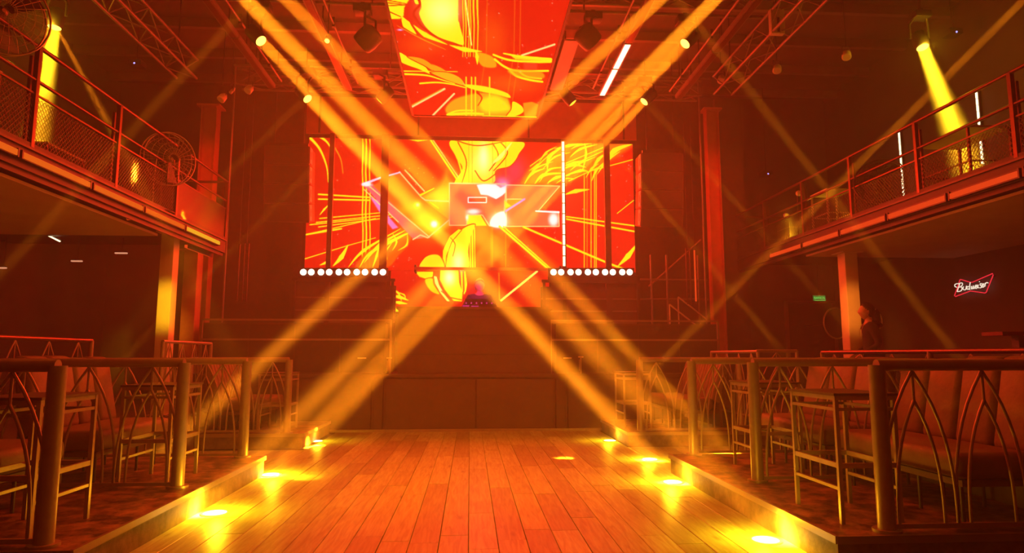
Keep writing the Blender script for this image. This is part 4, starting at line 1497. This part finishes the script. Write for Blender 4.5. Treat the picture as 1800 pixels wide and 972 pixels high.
def batten(label, x, z, segs, lit=()):
    t = thing('ceiling_batten', label, 'light', (x, (segs[0] + segs[-1]) / 2, z), 'long light battens under the ceiling')
    for k in range(len(segs) - 1):
        a, b = segs[k] + .015, segs[k + 1] - .015
        h = MB().box((x - .07, a, z), (x + .07, b, z + .07)).build('housing', 'truss', t)
        MB().box((x - .045, a + .02, z - .012), (x + .045, b - .02, z)).build('diffuser', 'tube_white' if k in lit else 'rail_red', h)
    MB().tube((x + (.17 if x < 0 else -.17), segs[0], z + .15), (x + (.17 if x < 0 else -.17), segs[-1], z + .15), .02, 8).build('pipe', 'truss', t)
    for k in range(4):
        y = segs[0] + (segs[-1] - segs[0]) * (k + .5) / 4
        MB().box((x - .02 + (.17 if x < 0 else -.17), y - .03, z + .10), (x + .02 + (.17 if x < 0 else -.17), y + .03, z + .26)).build('clamp', 'dark_steel', t)
        MB().bar((x, y, z + .07), (x, y, 6.9 if z < 6.85 else z + .2), .02, .02).build('drop_rod', 'dark_steel', t)


batten('red-lit light batten on the left, outside the moving heads', -3.80, 6.45, (6.2, 8.2, 10.2, 12.2))
batten('red-lit light batten on the left, inside the moving heads', -2.36, 6.45, (6.2, 8.2, 10.2, 12.2))
batten('light batten on the right whose far end glows white', 2.54, 6.45, (6.2, 8.2, 10.0, 10.95, 12.15), (2, 3))
batten('red-lit light batten on the right, outside the moving heads', 4.08, 6.45, (6.2, 8.2, 10.2, 12.2))
# board added over the LED wall in place of the red haze
t = thing('haze_glow_board', 'board added for the red haze between the ceiling screen and the LED wall', 'board', (.1, 14.35, 6.35))
MB().box((-3.7, 14.4, 6.34), (3.8, 14.44, 7.2)).build('board', 'tower', t)
for x in (-3.4, -1.2, 1.3, 3.5):
    MB().box((x - .02, 14.37, 6.34), (x + .02, 14.4, ZC)).build('hanger_strap', 'dark_steel', t)
t = thing('spot_lamp', 'small lit lens at the left inner batten', 'lamp', atY(575, 72, 9.3), None)
q = atY(575, 72, 9.3)
MB().lathe([(.035, 0), (.03, .01)], 14, q, (0, -.6, -.8)).build('lens', 'lens', t)
MB().tube((q.x, q.y + .05, q.z + .08), (q.x, q.y + .05, ZC), .008, 6).build('hanger', 'dark_steel', t)
MB().lathe([(.05, 0), (.05, -.12), (.03, -.16)], 14, q - V((0, -.006, -.008)), (0, -.6, -.8)).build('housing', 'black_paint', t)


# ------------------------------------------------------------------ moving heads and their beams
def mover(label, c, target, watt, col=AMBER, dim=False, size=.16, spread=1.6, halo=0, group='moving head beam lights', zt=6.6):
    c, target = V(c), V(target)
    d = (target - c).normalized()
    t = thing('moving_head_light', label, 'light', (c.x, c.y, zt), group)
    MB().box((c.x - .13, c.y - .10, zt - .13), (c.x + .13, c.y + .10, zt - .02)).build('base', 'black_paint', t, bevel=.01)
    MB().box((c.x - .03, c.y - .03, zt - .02), (c.x + .03, c.y + .03, zt + .04)).build('clamp', 'dark_steel', t)
    if zt > 6.65:
        MB().tube((c.x, c.y, zt), (c.x, c.y, ZC), .02, 8).build('drop_pipe', 'dark_steel', t)
    hc = c - d * .17
    side = d.cross(V((0, 0, 1)))
    side = side.normalized() if side.length > .05 else V((1, 0, 0))
    for s in (-1, 1):
        o = hc + side * s * .15
        MB().path([(c.x + side.x * s * .10, c.y + side.y * s * .10, zt - .12), (o.x, o.y, zt - .2), (o.x, o.y, hc.z)], .02, 7).build('yoke_arm', 'black_paint', t)
    r = size * .5
    hd = MB().lathe([(r * .7, -.30), (r * 1.25, -.26), (r * 1.35, -.10), (r * 1.25, .0), (r * 1.12, .02), (r * 1.05, .02), (r * 1.04, .006)], 22, c, d)
    hd.build('head', 'black_paint', t)
    MB().lathe([(r * 1.02, .012), (r * .8, .022), (r * .3, .028)], 22, c, d).build('lens', 'lens_dim' if dim else 'lens', t)
    b = lamp('beam_light', 'AREA', c + d * .035, target, col, watt, shape='DISK', size=.11 if dim else size, spread=math.radians(1.0 if dim else spread))
    if halo:
        lamp('halo_light', 'SPOT', c + d * .04, target, YELLOW, halo, spot_size=math.radians(15), spot_blend=1.0, shadow_soft_size=.05)
    return t


KW = 76
mover('moving head on the left whose bright disc shows at the middle row', atY(458, 71, 9.35), atZ(1185, 848, .01), KW)
mover('moving head on the left whose bright disc shows at the far row', atY(540, 173, 11.6), atZ(1142, 808, .01), KW)
mover('moving head of the near left row above the frame, outer one', (-3.18, 7.2, 6.03), atZ(1375, 950, .01), KW)
mover('moving head on the right whose bright disc shows at the middle row', atY(1205, 76, 9.35), atZ(473, 835, .01), KW)
mover('moving head on the right whose bright disc shows at the far row', atY(1133, 178, 11.6), atZ(548, 782, .01), KW)
mover('moving head of the near right row above the frame, outer one', (3.28, 7.2, 6.03), atZ(352, 903, .01), KW)
mover('moving head of the near left row above the frame, inner one', (-2.66, 7.2, 6.0), atZ(1252, 768, .23), KW)
mover('moving head of the near right row above the frame, inner one', (2.56, 7.2, 5.93), atY(450, 647, 8.6), KW, zt=6.38)
# glowing discs added where the beams land, to spread the pools of light
M['pool_core'] = glow('pool_core_glow', (1, .80, .42), 7, False)
for p, lab in (((355, 903), 'added glowing disc in the nearest left pool of yellow light'), ((476, 835), 'added glowing disc in the second left pool of light at the platform end'), ((556, 776), 'added glowing disc in the far left pool of light at the stage corner'),
               ((1368, 950), 'added glowing disc in the nearest right pool of yellow light'), ((1184, 848), 'added glowing disc in the second right pool of yellow light'), ((1142, 808), 'added glowing disc in the right pool of light beyond the near platform'), ((1072, 775), 'added glowing disc in the far right pool of light at the stage corner')):
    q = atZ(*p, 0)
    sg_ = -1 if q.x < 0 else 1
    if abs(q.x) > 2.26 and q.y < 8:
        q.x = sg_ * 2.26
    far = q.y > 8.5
    t = thing('added_pool_disc', lab, 'lamp', (q.x, q.y, 0), 'glowing discs added along the platforms')
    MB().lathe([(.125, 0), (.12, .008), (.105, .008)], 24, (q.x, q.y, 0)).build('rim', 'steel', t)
    MB().lathe([(.104, .006), (.09, .011)], 24, (q.x, q.y, 0)).build('lens', 'pool_core', t)  # glowing disc added as the hot core of a beam landing
    lamp('pool_fill_light', 'SPOT', (q.x - sg_ * .02, q.y, .22), (q.x - sg_ * .02, q.y + .0001, 0), (1, .54, .012), 20 if far else 34, shadow_soft_size=.03, spot_size=math.radians(168), spot_blend=.35)  # added light that widens the pool over floor and riser
    lamp('pool_fill_spill', 'POINT', (q.x - sg_ * .02, q.y, .22), (0, 0, 0), (1, .50, .012), 6 if far else 11, shadow_soft_size=.03)  # added spill that gilds the posts nearby
# inner heads turned outwards, thin faint beams
mover('dark moving head turned away left of the ceiling screen', atY(636, 78, 9.35), atY(415, 290, 10.2), 4, dim=True, size=.26)
mover('small moving head turned away, far row left of the ceiling screen', atY(668, 176, 11.6), atY(400, 447, 12.0), 4, dim=True)
mover('dark moving head turned away right of the ceiling screen', atY(1043, 76, 9.35), atY(1234, 290, 10.2), 4, dim=True, size=.26)
mover('small moving head turned away, far row right of the ceiling screen', atY(1006, 180, 11.6), atY(1330, 565, 11.4), 6, dim=True)
mover('moving head of the near row above the frame turned to the left', (-1.9, 7.2, 6.2), atY(231, 231, 7.4), 5, dim=True)
mover('moving head of the near row above the frame turned to the right', (2.0, 7.2, 6.2), atY(1443, 320, 8.6), 7, dim=True)
mover('moving head high above the right balcony throwing a thin beam', (8.3, 8.2, 6.9), atY(1512, 287, 8.6), 10, dim=True, zt=7.5)
# gallery lamps
mover('glaring hanging lamp above the left balcony', (-6.28, 9.75, 6.32), (-6.30, 9.5, 3.6), 230, YELLOW, spread=11, size=.17, zt=6.9)
mover('glaring hanging lamp above the right balcony', (7.18, 9.5, 6.30), atX(1682, 240, 7.15), 290, YELLOW, spread=11, size=.17, zt=6.9)
lamp('thin_beam', 'AREA', (-6.2, 9.7, 6.25), atY(200, 235, 9.2), AMBER, 8, shape='DISK', size=.06, spread=math.radians(3.6))
for c, lab in (((-6.28, 9.70, 6.30), 'left'), ((7.18, 9.45, 6.28), 'right')):
    lamp('flare_light', 'POINT', (c[0], c[1] - .15, c[2] - .06), (0, 0, 0), YELLOW, 26, shadow_soft_size=.06)

# pale little par lamps near the trusses
for p, y, lab in (((390, 173), 12.2, 'small pale par lamp above the left steel column'), ((437, 158), 12.3, 'small pale par lamp left of the far cross truss'), ((407, 161), 12.4, 'tiny round pale lamp between two par lamps on the left'),
                  ((1268, 140), 11.9, 'small pale par lamp at the far end of the right truss'), ((1366, 122), 10.8, 'pale long par lamp hanging under the right truss'), ((1488, 98), 10.2, 'small pale round lamp under the dark ceiling on the right')):
    q = atY(*p, y)
    t = thing('par_lamp', lab, 'lamp', q)
    r = .03 if 'tiny' in lab else .07
    MB().lathe([(r * .5, .12), (r, .06), (r * 1.1, -.04), (r * .9, -.05)], 14, q, (.3, .5, .8)).build('can', 'pale', t)
    MB().path([q + V((-r, 0, 0)), q + V((-r, 0, .16)), q + V((r, 0, .16)), q + V((r, 0, 0))], .008, 6).build('yoke', 'dark_steel', t)
    MB().tube(q + V((0, 0, .16)), (q.x, q.y, ZC), .008, 6).build('hanger', 'dark_steel', t)
q = atY(1365, 38, 9.6)
t = thing('junction_box', 'tall pale box hanging beside the right truss', 'box', q)
MB().box((q.x - .11, q.y - .05, q.z - .22), (q.x + .11, q.y + .05, q.z + .2)).build('box_body', 'pale', t, bevel=.01)
MB().box((q.x - .02, q.y - .06, q.z - .2), (q.x + .02, q.y - .05, q.z + .04)).build('slot', 'dark_steel', t)
MB().tube((q.x, q.y, q.z + .2), (q.x, q.y, ZC), .01, 6).build('hanger', 'dark_steel', t)
for p, y, lab in (((235, 110), 12.5, 'tiny blue status light high on the left'), ((1683, 55), 10.5, 'tiny blue status light high on the right'), ((1351, 305), 14.8, 'tiny blue status light over the far right balcony')):
    q = atY(*p, y)
    t = thing('projector', lab, 'projector', q)
    MB().box((q.x - .12, q.y + .02, q.z - .02), (q.x + .12, q.y + .25, q.z + .08)).build('body', 'black_paint', t)
    MB().lathe([(.018, 0), (.012, .01)], 10, (q.x, q.y + .02, q.z), (0, -1, 0)).build('indicator', 'led_blue', t)
    MB().tube((q.x, q.y + .12, q.z + .08), (q.x, q.y + .12, ZC), .01, 6).build('hanger', 'dark_steel', t)

# ------------------------------------------------------------------ under the balconies
for p, lab in (((95, 419, 9), 'bright slanted batten lamp under the left balcony'), ((135, 459, 8), 'dim middle batten lamp under the left balcony'), ((213, 445, 9), 'dim far batten lamp under the left balcony'), ((5, 471, 5), 'dim batten lamp under the left balcony at the frame edge')):
    x, y, h = p
    q = atY(x, y, 11.6)
    t = thing('batten_lamp', lab, 'lamp', q)
    dz = -.05 if 'slanted' in lab else 0
    MB().bar(q + V((-h * .011, 0, -dz)), q + V((h * .011, 0, dz)), .04, .022).build('tube', 'tube_white' if 'slanted' in lab else 'downlight', t)
    MB().bar(q + V((-h * .012, .03, .02 - dz)), q + V((h * .012, .03, .02 + dz)), .05, .02).build('housing', 'dark_steel', t)
    MB().tube(q + V((0, .03, .03)), (q.x, q.y + .03, 3.43), .008, 6).build('hanger', 'dark_steel', t)

# neon sign on the right wall, built of glass tubes standing off the wall
SX = XR - .08


def neon(zx, zy):
    return atX(1660 + zx / 12.15, 460 + zy / 12.15, SX)


sg = thing('neon_sign', 'bow-tie neon sign with white script reading Budweiser on the right wall', 'sign', (SX, neon(640, 560).y, neon(640, 560).z))
bow = [(345, 378), (560, 442), (600, 438), (1030, 252), (1042, 285), (895, 650), (870, 668), (560, 625), (235, 745), (215, 730), (335, 385)]
MB().path([neon(*p) for p in bow], .009, 7, True).build('red_tube', 'neon_red', sg)
glyphs = [
    [(285, 545), (250, 530), (245, 495), (280, 472), (330, 470), (345, 490), (320, 560), (295, 640)],
    [(330, 480), (370, 455), (405, 460), (405, 500), (365, 535), (335, 545), (385, 540), (400, 575), (380, 620), (335, 635), (300, 640)],
    [(430, 530), (420, 580), (445, 600), (480, 590), (495, 520), (488, 590)],
    [(545, 530), (515, 535), (505, 575), (530, 590), (555, 560), (575, 440), (555, 580), (570, 588)],
    [(600, 520), (600, 575), (620, 575), (645, 515), (640, 570), (665, 565), (690, 505)],
    [(685, 545), (715, 525), (710, 500), (685, 515), (683, 560), (705, 570), (735, 545)],
    [(745, 490), (740, 550), (760, 555)],
    [(770, 425), (775, 430)],
    [(815, 465), (790, 475), (790, 500), (815, 520), (812, 550), (780, 560)],
    [(830, 520), (860, 500), (858, 472), (835, 480), (828, 530), (850, 545), (880, 520)],
    [(895, 455), (890, 530)], [(890, 492), (905, 462), (930, 446), (958, 455)],
]
for gl in glyphs:
    pts = [V((0, 0, 0))]
    sp = spline([(a, b, 0) for a, b in gl]) if len(gl) > 2 else [np.array((a, b, 0.)) for a, b in gl]
    MB().path([neon(p[0], p[1]) + V((-.02, 0, 0)) for p in sp], .0085, 6).build('script_tube', 'neon_white', sg)
for p in ((345, 400), (1010, 300), (860, 655), (240, 730)):
    a = neon(*p)
    MB().tube(a, (XR, a.y, a.z), .006, 6).build('standoff', 'dark_steel', sg)


def text(body, size, p, m, parent, ex=.004, rz=0):
    cu = bpy.data.curves.new('lettering', 'FONT')
    cu.body = body
    cu.size = size
    cu.extrude = ex
    cu.align_x = 'CENTER'
    cu.align_y = 'CENTER'
    o = bpy.data.objects.new('lettering', cu)
    C.objects.link(o)
    bpy.context.view_layer.update()
    me = bpy.data.meshes.new_from_object(o.evaluated_get(bpy.context.evaluated_depsgraph_get()))
    bpy.data.objects.remove(o)
    me.materials.clear()
    me.materials.append(M[m])
    ob = bpy.data.objects.new('lettering', me)
    C.objects.link(ob)
    ob.parent = parent
    og = ORG[parent.name]
    ob.location = (p[0] - og[0], p[1] - og[1], p[2] - og[2])
    ob.rotation_euler = (math.pi / 2, 0, rz)
    return ob


q = atY(1440, 523.5, 13.8)
t = thing('restroom_sign', 'green illuminated sign reading BAÑOS on the right under the balcony', 'sign', q)
MB().box((q.x - .15, q.y, q.z - .065), (q.x + .15, q.y + .05, q.z + .065)).build('box', 'dark_steel', t)
MB().box((q.x - .142, q.y - .004, q.z - .057), (q.x + .142, q.y, q.z + .057)).build('sign_face', 'sign_green', t)
text('BAÑOS', .075, (q.x, q.y - .006, q.z - .004), 'sign_letter', t)
MB().box((q.x - .12, q.y - .006, q.z - .062), (q.x + .14, q.y - .003, q.z - .054)).build('lower_edge', 'sign_letter', t)
MB().tube((q.x, q.y + .02, q.z + .065), (q.x, q.y + .02, 3.43), .008, 6).build('hanger', 'dark_steel', t)
# doorway with dark frame below the sign, lit lintel
d1 = atY(1395, 534, 14.6)
dd = struct('door_1', MB().box((d1.x, 14.9, .45), (d1.x + 1.1, 14.96, 2.62)), 'black_paint')
MB().box((d1.x - .06, 14.86, 2.62), (d1.x + 1.16, 14.96, 2.68)).build('door_frame', 'truss', dd)
for x in (d1.x - .06, d1.x + 1.1):
    MB().box((x, 14.86, .45), (x + .06, 14.96, 2.62)).build('door_frame', 'truss', dd)
MB().lathe([(.02, 0), (.03, .03), (.02, .06)], 12, (d1.x + .95, 14.9, 1.5), (0, -1, 0)).build('door_handle', 'pale', dd)

for p, r, lab, ax in (((1470, 568), .33, 'round wall mirror with a pale rim left of the woman', (.25, -1, 0)), ((1522, 563), .31, 'round pale-rimmed mirror behind the woman', (-.35, -1, .2))):
    q = atY(*p, 13.6)
    t = thing('round_mirror', lab, 'mirror', q)
    a = V(ax).normalized()
    u = a.cross(V((0, 0, 1))).normalized()
    v = a.cross(u)
    MB().path([q + (u * math.cos(2 * math.pi * k / 32) + v * math.sin(2 * math.pi * k / 32)) * r for k in range(32)], .018, 8, True).build('rim', 'ring', t)
    MB().lathe([(r * .98, -.02), (r * .98, .0)], 32, q, a).build('mirror_glass', 'glass_dark', t)
    MB().tube(q - a * .02, (q.x, 15.58, q.z), .02, 8).build('wall_arm', 'dark_steel', t)
q = atY(1788, 586, 6.9)
t = thing('wall_shelf', 'thin red-lit shelf at the right frame edge under the balcony', 'shelf', q)
MB().box((q.x - .17, q.y, q.z - .02), (q.x + .9, q.y + .3, q.z + .02)).build('shelf_board', 'rail_red', t)
MB().box((q.x + .1, q.y + .1, .45), (q.x + .16, q.y + .2, q.z - .02)).build('support', 'dark_steel', t)
MB().box((q.x + .7, q.y + .1, .45), (q.x + .76, q.y + .2, q.z - .02)).build('support', 'dark_steel', t)


# ------------------------------------------------------------------ people
def head_mesh(c, face, r=.115, n=28, m=22):
    """ellipsoid head with jaw, nose, brow and ears; c is its centre, face the direction it looks"""
    f = V(face).normalized()
    s = f.cross(V((0, 0, 1))).normalized()
    u = s.cross(f)
    vs, fs = [], []
    for i in range(m + 1):
        th = math.pi * i / m
        for j in range(n):
            ph = 2 * math.pi * j / n
            x = math.sin(th) * math.cos(ph)          # forward
            y = math.sin(th) * math.sin(ph)          # sideways
            z = math.cos(th)
            sx, sy, sz = .98, .76, 1.16
            k = 1.0
            if z < -.1:                              # narrower jaw, chin forward
                k = 1 - .30 * (-z - .1)
                sy *= k
                sx *= 1 - .18 * (-z - .1) if x > 0 else 1 - .45 * (-z - .1)
            px, py, pz = x * sx, y * sy, z * sz
            g = math.exp(-((y / .13) ** 2 + ((z + .08) / .20) ** 2))
            if x > 0:
                px += .20 * g                        # nose
                px += .07 * math.exp(-((y / .25) ** 2 + ((z + .42) / .09) ** 2))   # lips
                px += .09 * math.exp(-((y / .25) ** 2 + ((z + .78) / .16) ** 2))   # chin
                px -= .08 * math.exp(-(((abs(y) - .33) / .15) ** 2 + ((z - .10) / .12) ** 2))  # eyes
                px += .04 * math.exp(-((z - .28) / .1) ** 2)                       # brow
            vs.append(V(c) + (f * px + s * py + u * pz) * r)
    for i in range(m):
        for j in range(n):
            fs.append((i * n + j, i * n + (j + 1) % n, (i + 1) * n + (j + 1) % n, (i + 1) * n + j))
    mb = MB().add(vs, fs, True)
    for sd in (-1, 1):                               # ears
        o = V(c) + s * sd * r * .74 - u * r * .05 - f * r * .05
        mb.lathe([(.004, -.006), (r * .20, -.004), (r * .24, .006), (r * .1, .012)], 12, o, s * sd - f * .4)
    return mb


def skin_mesh(joints, bones, name):
    """joints: {name: (pos, radius)}; returns an evaluated skinned mesh"""
    keys = list(joints)
    me = bpy.data.meshes.new(name)
    me.from_pydata([joints[k][0] for k in keys], [(keys.index(a), keys.index(b)) for a, b in bones], [])
    o = bpy.data.objects.new(name, me)
    C.objects.link(o)
    o.modifiers.new('skin', 'SKIN').use_smooth_shade = True
    sv = me.skin_vertices[0].data
    for i, k in enumerate(keys):
        r = joints[k][1]
        sv[i].radius = (r, r) if not isinstance(r, tuple) else r
        sv[i].use_root = (i == 0)
    sub = o.modifiers.new('sub', 'SUBSURF')
    sub.levels = 2
    sub.render_levels = 2
    bpy.context.view_layer.update()
    out = bpy.data.meshes.new_from_object(o.evaluated_get(bpy.context.evaluated_depsgraph_get()))
    bpy.data.objects.remove(o)
    return out


def join_mesh(me, mb_list):
    bm = bmesh.new()
    bm.from_mesh(me)
    for mb in mb_list:
        tmp = mb.mesh('tmp', 'skin')
        bm.from_mesh(tmp)
        bpy.data.meshes.remove(tmp)
    bm.to_mesh(me)
    bm.free()
    for p in me.polygons:
        p.use_smooth = True
    return me


def put(me, name, m, parent):
    me.materials.clear()
    me.materials.append(M[m])
    me.name = name
    o = bpy.data.objects.new(name, me)
    C.objects.link(o)
    if parent:
        o.parent = parent
    return o


def person(label, loc, rz, H, pose, hair, top_m, group=None):
    """built facing -Y at the origin, then turned; pose gives elbow and wrist of each side"""
    t = thing('person', label, 'person', loc, group, rz)
    k = H / 1.72
    hd = V((0, -.02, 1.60)) * k
    J = {'pelvis': (V((0, 0, .95)) * k, (.13 * k, .10 * k)), 'waist': (V((0, 0, 1.08)) * k, (.12 * k, .09 * k)), 'chest': (V((0, 0, 1.28)) * k, (.145 * k, .10 * k)),
         'collar': (V((0, 0, 1.40)) * k, (.09 * k, .07 * k)), 'neck': (V((0, -.01, 1.47)) * k, .052 * k), 'skull': (V((0, -.015, 1.56)) * k, .055 * k)}
    B = [('pelvis', 'waist'), ('waist', 'chest'), ('chest', 'collar'), ('collar', 'neck'), ('neck', 'skull')]
    for s, sd in (('l', -1), ('r', 1)):
        el, wr = V(pose[s][0]) * k, V(pose[s][1]) * k
        sh = V((sd * .18, 0, 1.38)) * k
        hp = V((sd * .09, 0, .90)) * k
        J.update({s + 'sh': (sh, .056 * k), s + 'el': (el, .042 * k), s + 'wr': (wr, (.026 * k, .020 * k)),
                  s + 'hp': (hp, .088 * k), s + 'kn': (V((sd * .10, -.015, .50)) * k, .056 * k), s + 'an': (V((sd * .10, .02, .09)) * k, .036 * k), s + 'toe': (V((sd * .115, -.15, .035)) * k, .034 * k)})
        B += [('collar', s + 'sh'), (s + 'sh', s + 'el'), (s + 'el', s + 'wr'), ('pelvis', s + 'hp'), (s + 'hp', s + 'kn'), (s + 'kn', s + 'an'), (s + 'an', s + 'toe')]
        d = (wr - el).normalized()
        side = d.cross(V((0, 0, 1)) if abs(d.z) < .8 else V((0, -1, 0))).normalized()
        curl = V((0, 0, -1)) if abs(d.z) < .8 else V((-sd, 0, 0))
        palm = wr + d * .065 * k
        J[s + 'pa'] = (palm, (.036 * k, .016 * k))
        B.append((s + 'wr', s + 'pa'))
        for i, ln in enumerate((.066, .076, .070, .055)):
            o = palm + side * (i - 1.5) * .019 * k + d * .018 * k
            a1 = o + d * ln * .5 * k + curl * .006 * k
            a2 = a1 + (d * .75 + curl * .6).normalized() * ln * .5 * k
            J[f'{s}f{i}a'] = (o, .0095 * k)
            J[f'{s}f{i}b'] = (a1, .0088 * k)
            J[f'{s}f{i}c'] = (a2, .007 * k)
            B += [(s + 'pa', f'{s}f{i}a'), (f'{s}f{i}a', f'{s}f{i}b'), (f'{s}f{i}b', f'{s}f{i}c')]
        tsd = -1 if side.dot(V((0, -1, 0))) < 0 else 1
        J[s + 'ta'] = (wr + d * .03 * k + side * tsd * .030 * k, .011 * k)
        J[s + 'tb'] = (wr + d * .075 * k + side * tsd * .052 * k, .009 * k)
        B += [(s + 'wr', s + 'ta'), (s + 'ta', s + 'tb')]
    me = skin_mesh(J, B, 'body')
    me = join_mesh(me, [head_mesh(hd + V((0, -.01 * k, .005)), pose['face'], .108 * k)])
    put(me, 'body', 'skin', t)
    # clothing follows the same joints, a little thicker
    g = lambda r, a: tuple(x + a for x in r) if isinstance(r, tuple) else r + a
    TJ = {n: (J[n][0], g(J[n][1], .016 * k)) for n in ('waist', 'pelvis', 'chest', 'collar', 'lsh', 'rsh', 'lel', 'rel')}
    for s in 'lr':
        TJ[s + 'cu'] = (J[s + 'el'][0].lerp(J[s + 'wr'][0], .93 if pose['long'] else .05), (.034 * k if pose['long'] else .05 * k))
    TJ['hem'] = (V((0, 0, .86)) * k, (.155 * k, .12 * k))
    TJ['nk'] = (V((0, .0, 1.465)) * k, .078 * k)
    TJ['collar'] = (J['collar'][0] + V((0, 0, .01)), (.125 * k, .10 * k))
    TB = [('waist', 'pelvis'), ('waist', 'chest'), ('chest', 'collar'), ('collar', 'nk'), ('pelvis', 'hem'), ('collar', 'lsh'), ('collar', 'rsh'), ('lsh', 'lel'), ('rsh', 'rel'), ('lel', 'lcu'), ('rel', 'rcu')]
    put(skin_mesh(TJ, TB, 'top'), 'hoodie' if pose['long'] else 'shirt', top_m, t)
    PJ = {n: (J[n][0], g(J[n][1], .014 * k)) for n in ('pelvis', 'lhp', 'rhp', 'lkn', 'rkn')}
    for s in 'lr':
        PJ[s + 'an'] = (J[s + 'an'][0], .058 * k)
    PB = [('pelvis', 'lhp'), ('pelvis', 'rhp'), ('lhp', 'lkn'), ('rhp', 'rkn'), ('lkn', 'lan'), ('rkn', 'ran')]
    put(skin_mesh(PJ, PB, 'trousers'), 'trousers', 'cloth', t)
    for sd in (-1, 1):
        x = sd * .105 * k
        pr = [(.05, .05), (-.17, .03), (-.20, .0), (.06, .0)]
        MB().prism([(x - .045, y, z) for y, z in ((.075, .0), (.075, .10), (-.02, .11), (-.13, .06), (-.20, .04), (-.20, 0))], (.09, 0, 0)).build('shoe', 'shoe', t, (0, 0, 0), bevel=.015)
    # hair: cap over the skull, back of head
    f = V(pose['face']).normalized()
    hm = head_mesh(hd + V((0, -.01 * k, .005)), pose['face'], .116 * k, 26, 20)
    n = 26
    keep = []
    ctr = hd
    for fc in hm.f[:26 * 20]:
        c = sum((V(hm.v[i]) for i in fc), V()) / 4 - ctr
        fwd = c.dot(f) / .116
        upz = c.z / .116
        if upz > -.62 and fwd < -.08 + .95 * max(0, upz - .05):
            keep.append(fc)
    hb = MB()
    hb.v = [tuple(p) for p in hm.v[:26 * 21]]
    hb.f = keep
    hb.sm = [True] * len(keep)
    h = hb.build('hair', hair, t, (0, 0, 0))
    sol = h.modifiers.new('thick', 'SOLIDIFY')
    sol.thickness = .018
    sol.offset = 0
    if pose['long']:                                 # knot of tied hair and its tail
        bk = hd - f * .115 * k
        MB().path([bk + V((0, 0, .03)), bk - f * .035 + V((0, 0, .0)), bk - f * .04 + V((0, 0, -.10)), bk - f * .01 + V((0, 0, -.20))], .035, 10, r2=.015).build('hair_tail', hair, t, (0, 0, 0))
        MB().path([V((-.06, .02, 1.45)) * k, V((-.09, .10, 1.42)) * k, V((0, .15, 1.40)) * k, V((.09, .10, 1.42)) * k, V((.06, .02, 1.45)) * k], .035, 10).build('hood', top_m, t, (0, 0, 0))
        for sd in (-1, 1):
            MB().path([V((sd * .04, -.085, 1.42)) * k, V((sd * .05, -.125, 1.34)) * k, V((sd * .045, -.132, 1.24)) * k], .004, 6).build('drawstring', 'cord', t, (0, 0, 0))
    s_ = f.cross(V((0, 0, 1))).normalized()
    for sd in (-1, 1):
        MB().lathe([(.002, -.004), (.006, 0), (.004, .003)], 10, hd + V((0, -.01, .012)) + f * .088 * k + s_ * sd * .035 * k, f).build('eye', 'glass_dark', t, (0, 0, 0))
    return t


person('woman in a dark hoodie with tied-back hair standing by the right column', (6.06, 9.6, .45), math.radians(-106), 1.73,
       {'l': ((-.24, .05, 1.10), (-.20, -.16, .98)), 'r': ((.24, .05, 1.10), (.20, -.16, .98)), 'face': (0, -1, .06), 'long': True}, 'hair', 'hoodie')
person('DJ with short hair in a dark shirt bent over the booth mixer', (.19, 13.45, SZ), 0, 1.90,
       {'l': ((-.30, -.12, 1.14), (-.17, -.36, 1.18)), 'r': ((.30, -.12, 1.14), (.17, -.36, 1.18)), 'face': (0, -1, -.35), 'long': False}, 'grey_hair', 'hoodie')

# small booth things: clamp on the right railing cabinet, mic on the left
for p, lab in (((1021, 632), 'small pale tap-like fitting before the right stage cabinet'), ((684, 634), 'small pale tap-like fitting before the left stage cabinet')):
    q = atY(*p, 12.55)
    t = thing('stage_fitting', lab, 'fitting', (q.x, q.y, SZ), 'fittings on the stage edge')
    MB().tube((q.x, q.y, SZ), (q.x, q.y, q.z + .05), .016, 8).build('stem', 'steel', t)
    MB().tube((q.x - .05, q.y, q.z + .05), (q.x + .05, q.y, q.z + .05), .012, 8).build('handle', 'pale', t)
    MB().tube((q.x - .03, q.y, SZ + .05), (q.x - .03, q.y, q.z), .008, 8).build('side_pipe', 'steel', t)

# cable hanging from the left balcony edge
t = thing('cable', 'thin cable looping down from the left balcony edge', 'cable', (-4.6, 9.7, 3.6))
MB().path([(-4.63, 9.68, 4.3), (-4.66, 9.70, 3.9), (-4.65, 9.7, 3.5), (-4.66, 9.4, 3.32), (-4.64, 9.0, 3.22), (-4.62, 8.8, 3.42)], .007, 6).build('cable_run', 'pale', t)

# ------------------------------------------------------------------ haze
hz = bpy.data.materials.new('stage_haze')
hz.use_nodes = True
nt = hz.node_tree
nt.nodes.clear()
o = nt.nodes.new('ShaderNodeOutputMaterial')
sc = nt.nodes.new('ShaderNodeVolumeScatter')
sc.inputs['Density'].default_value = HAZE
sc.inputs['Anisotropy'].default_value = .15
sc.inputs['Color'].default_value = (.92, .92, .92, 1)
nt.links.new(sc.outputs[0], o.inputs['Volume'])
hb = MB().box((XL - .4, YF - .4, -.4), (XR + .4, YB + .4, ZC + .4)).build('haze', hz)
tag(hb, 'stage haze filling the whole hall', 'haze', kind='stuff')
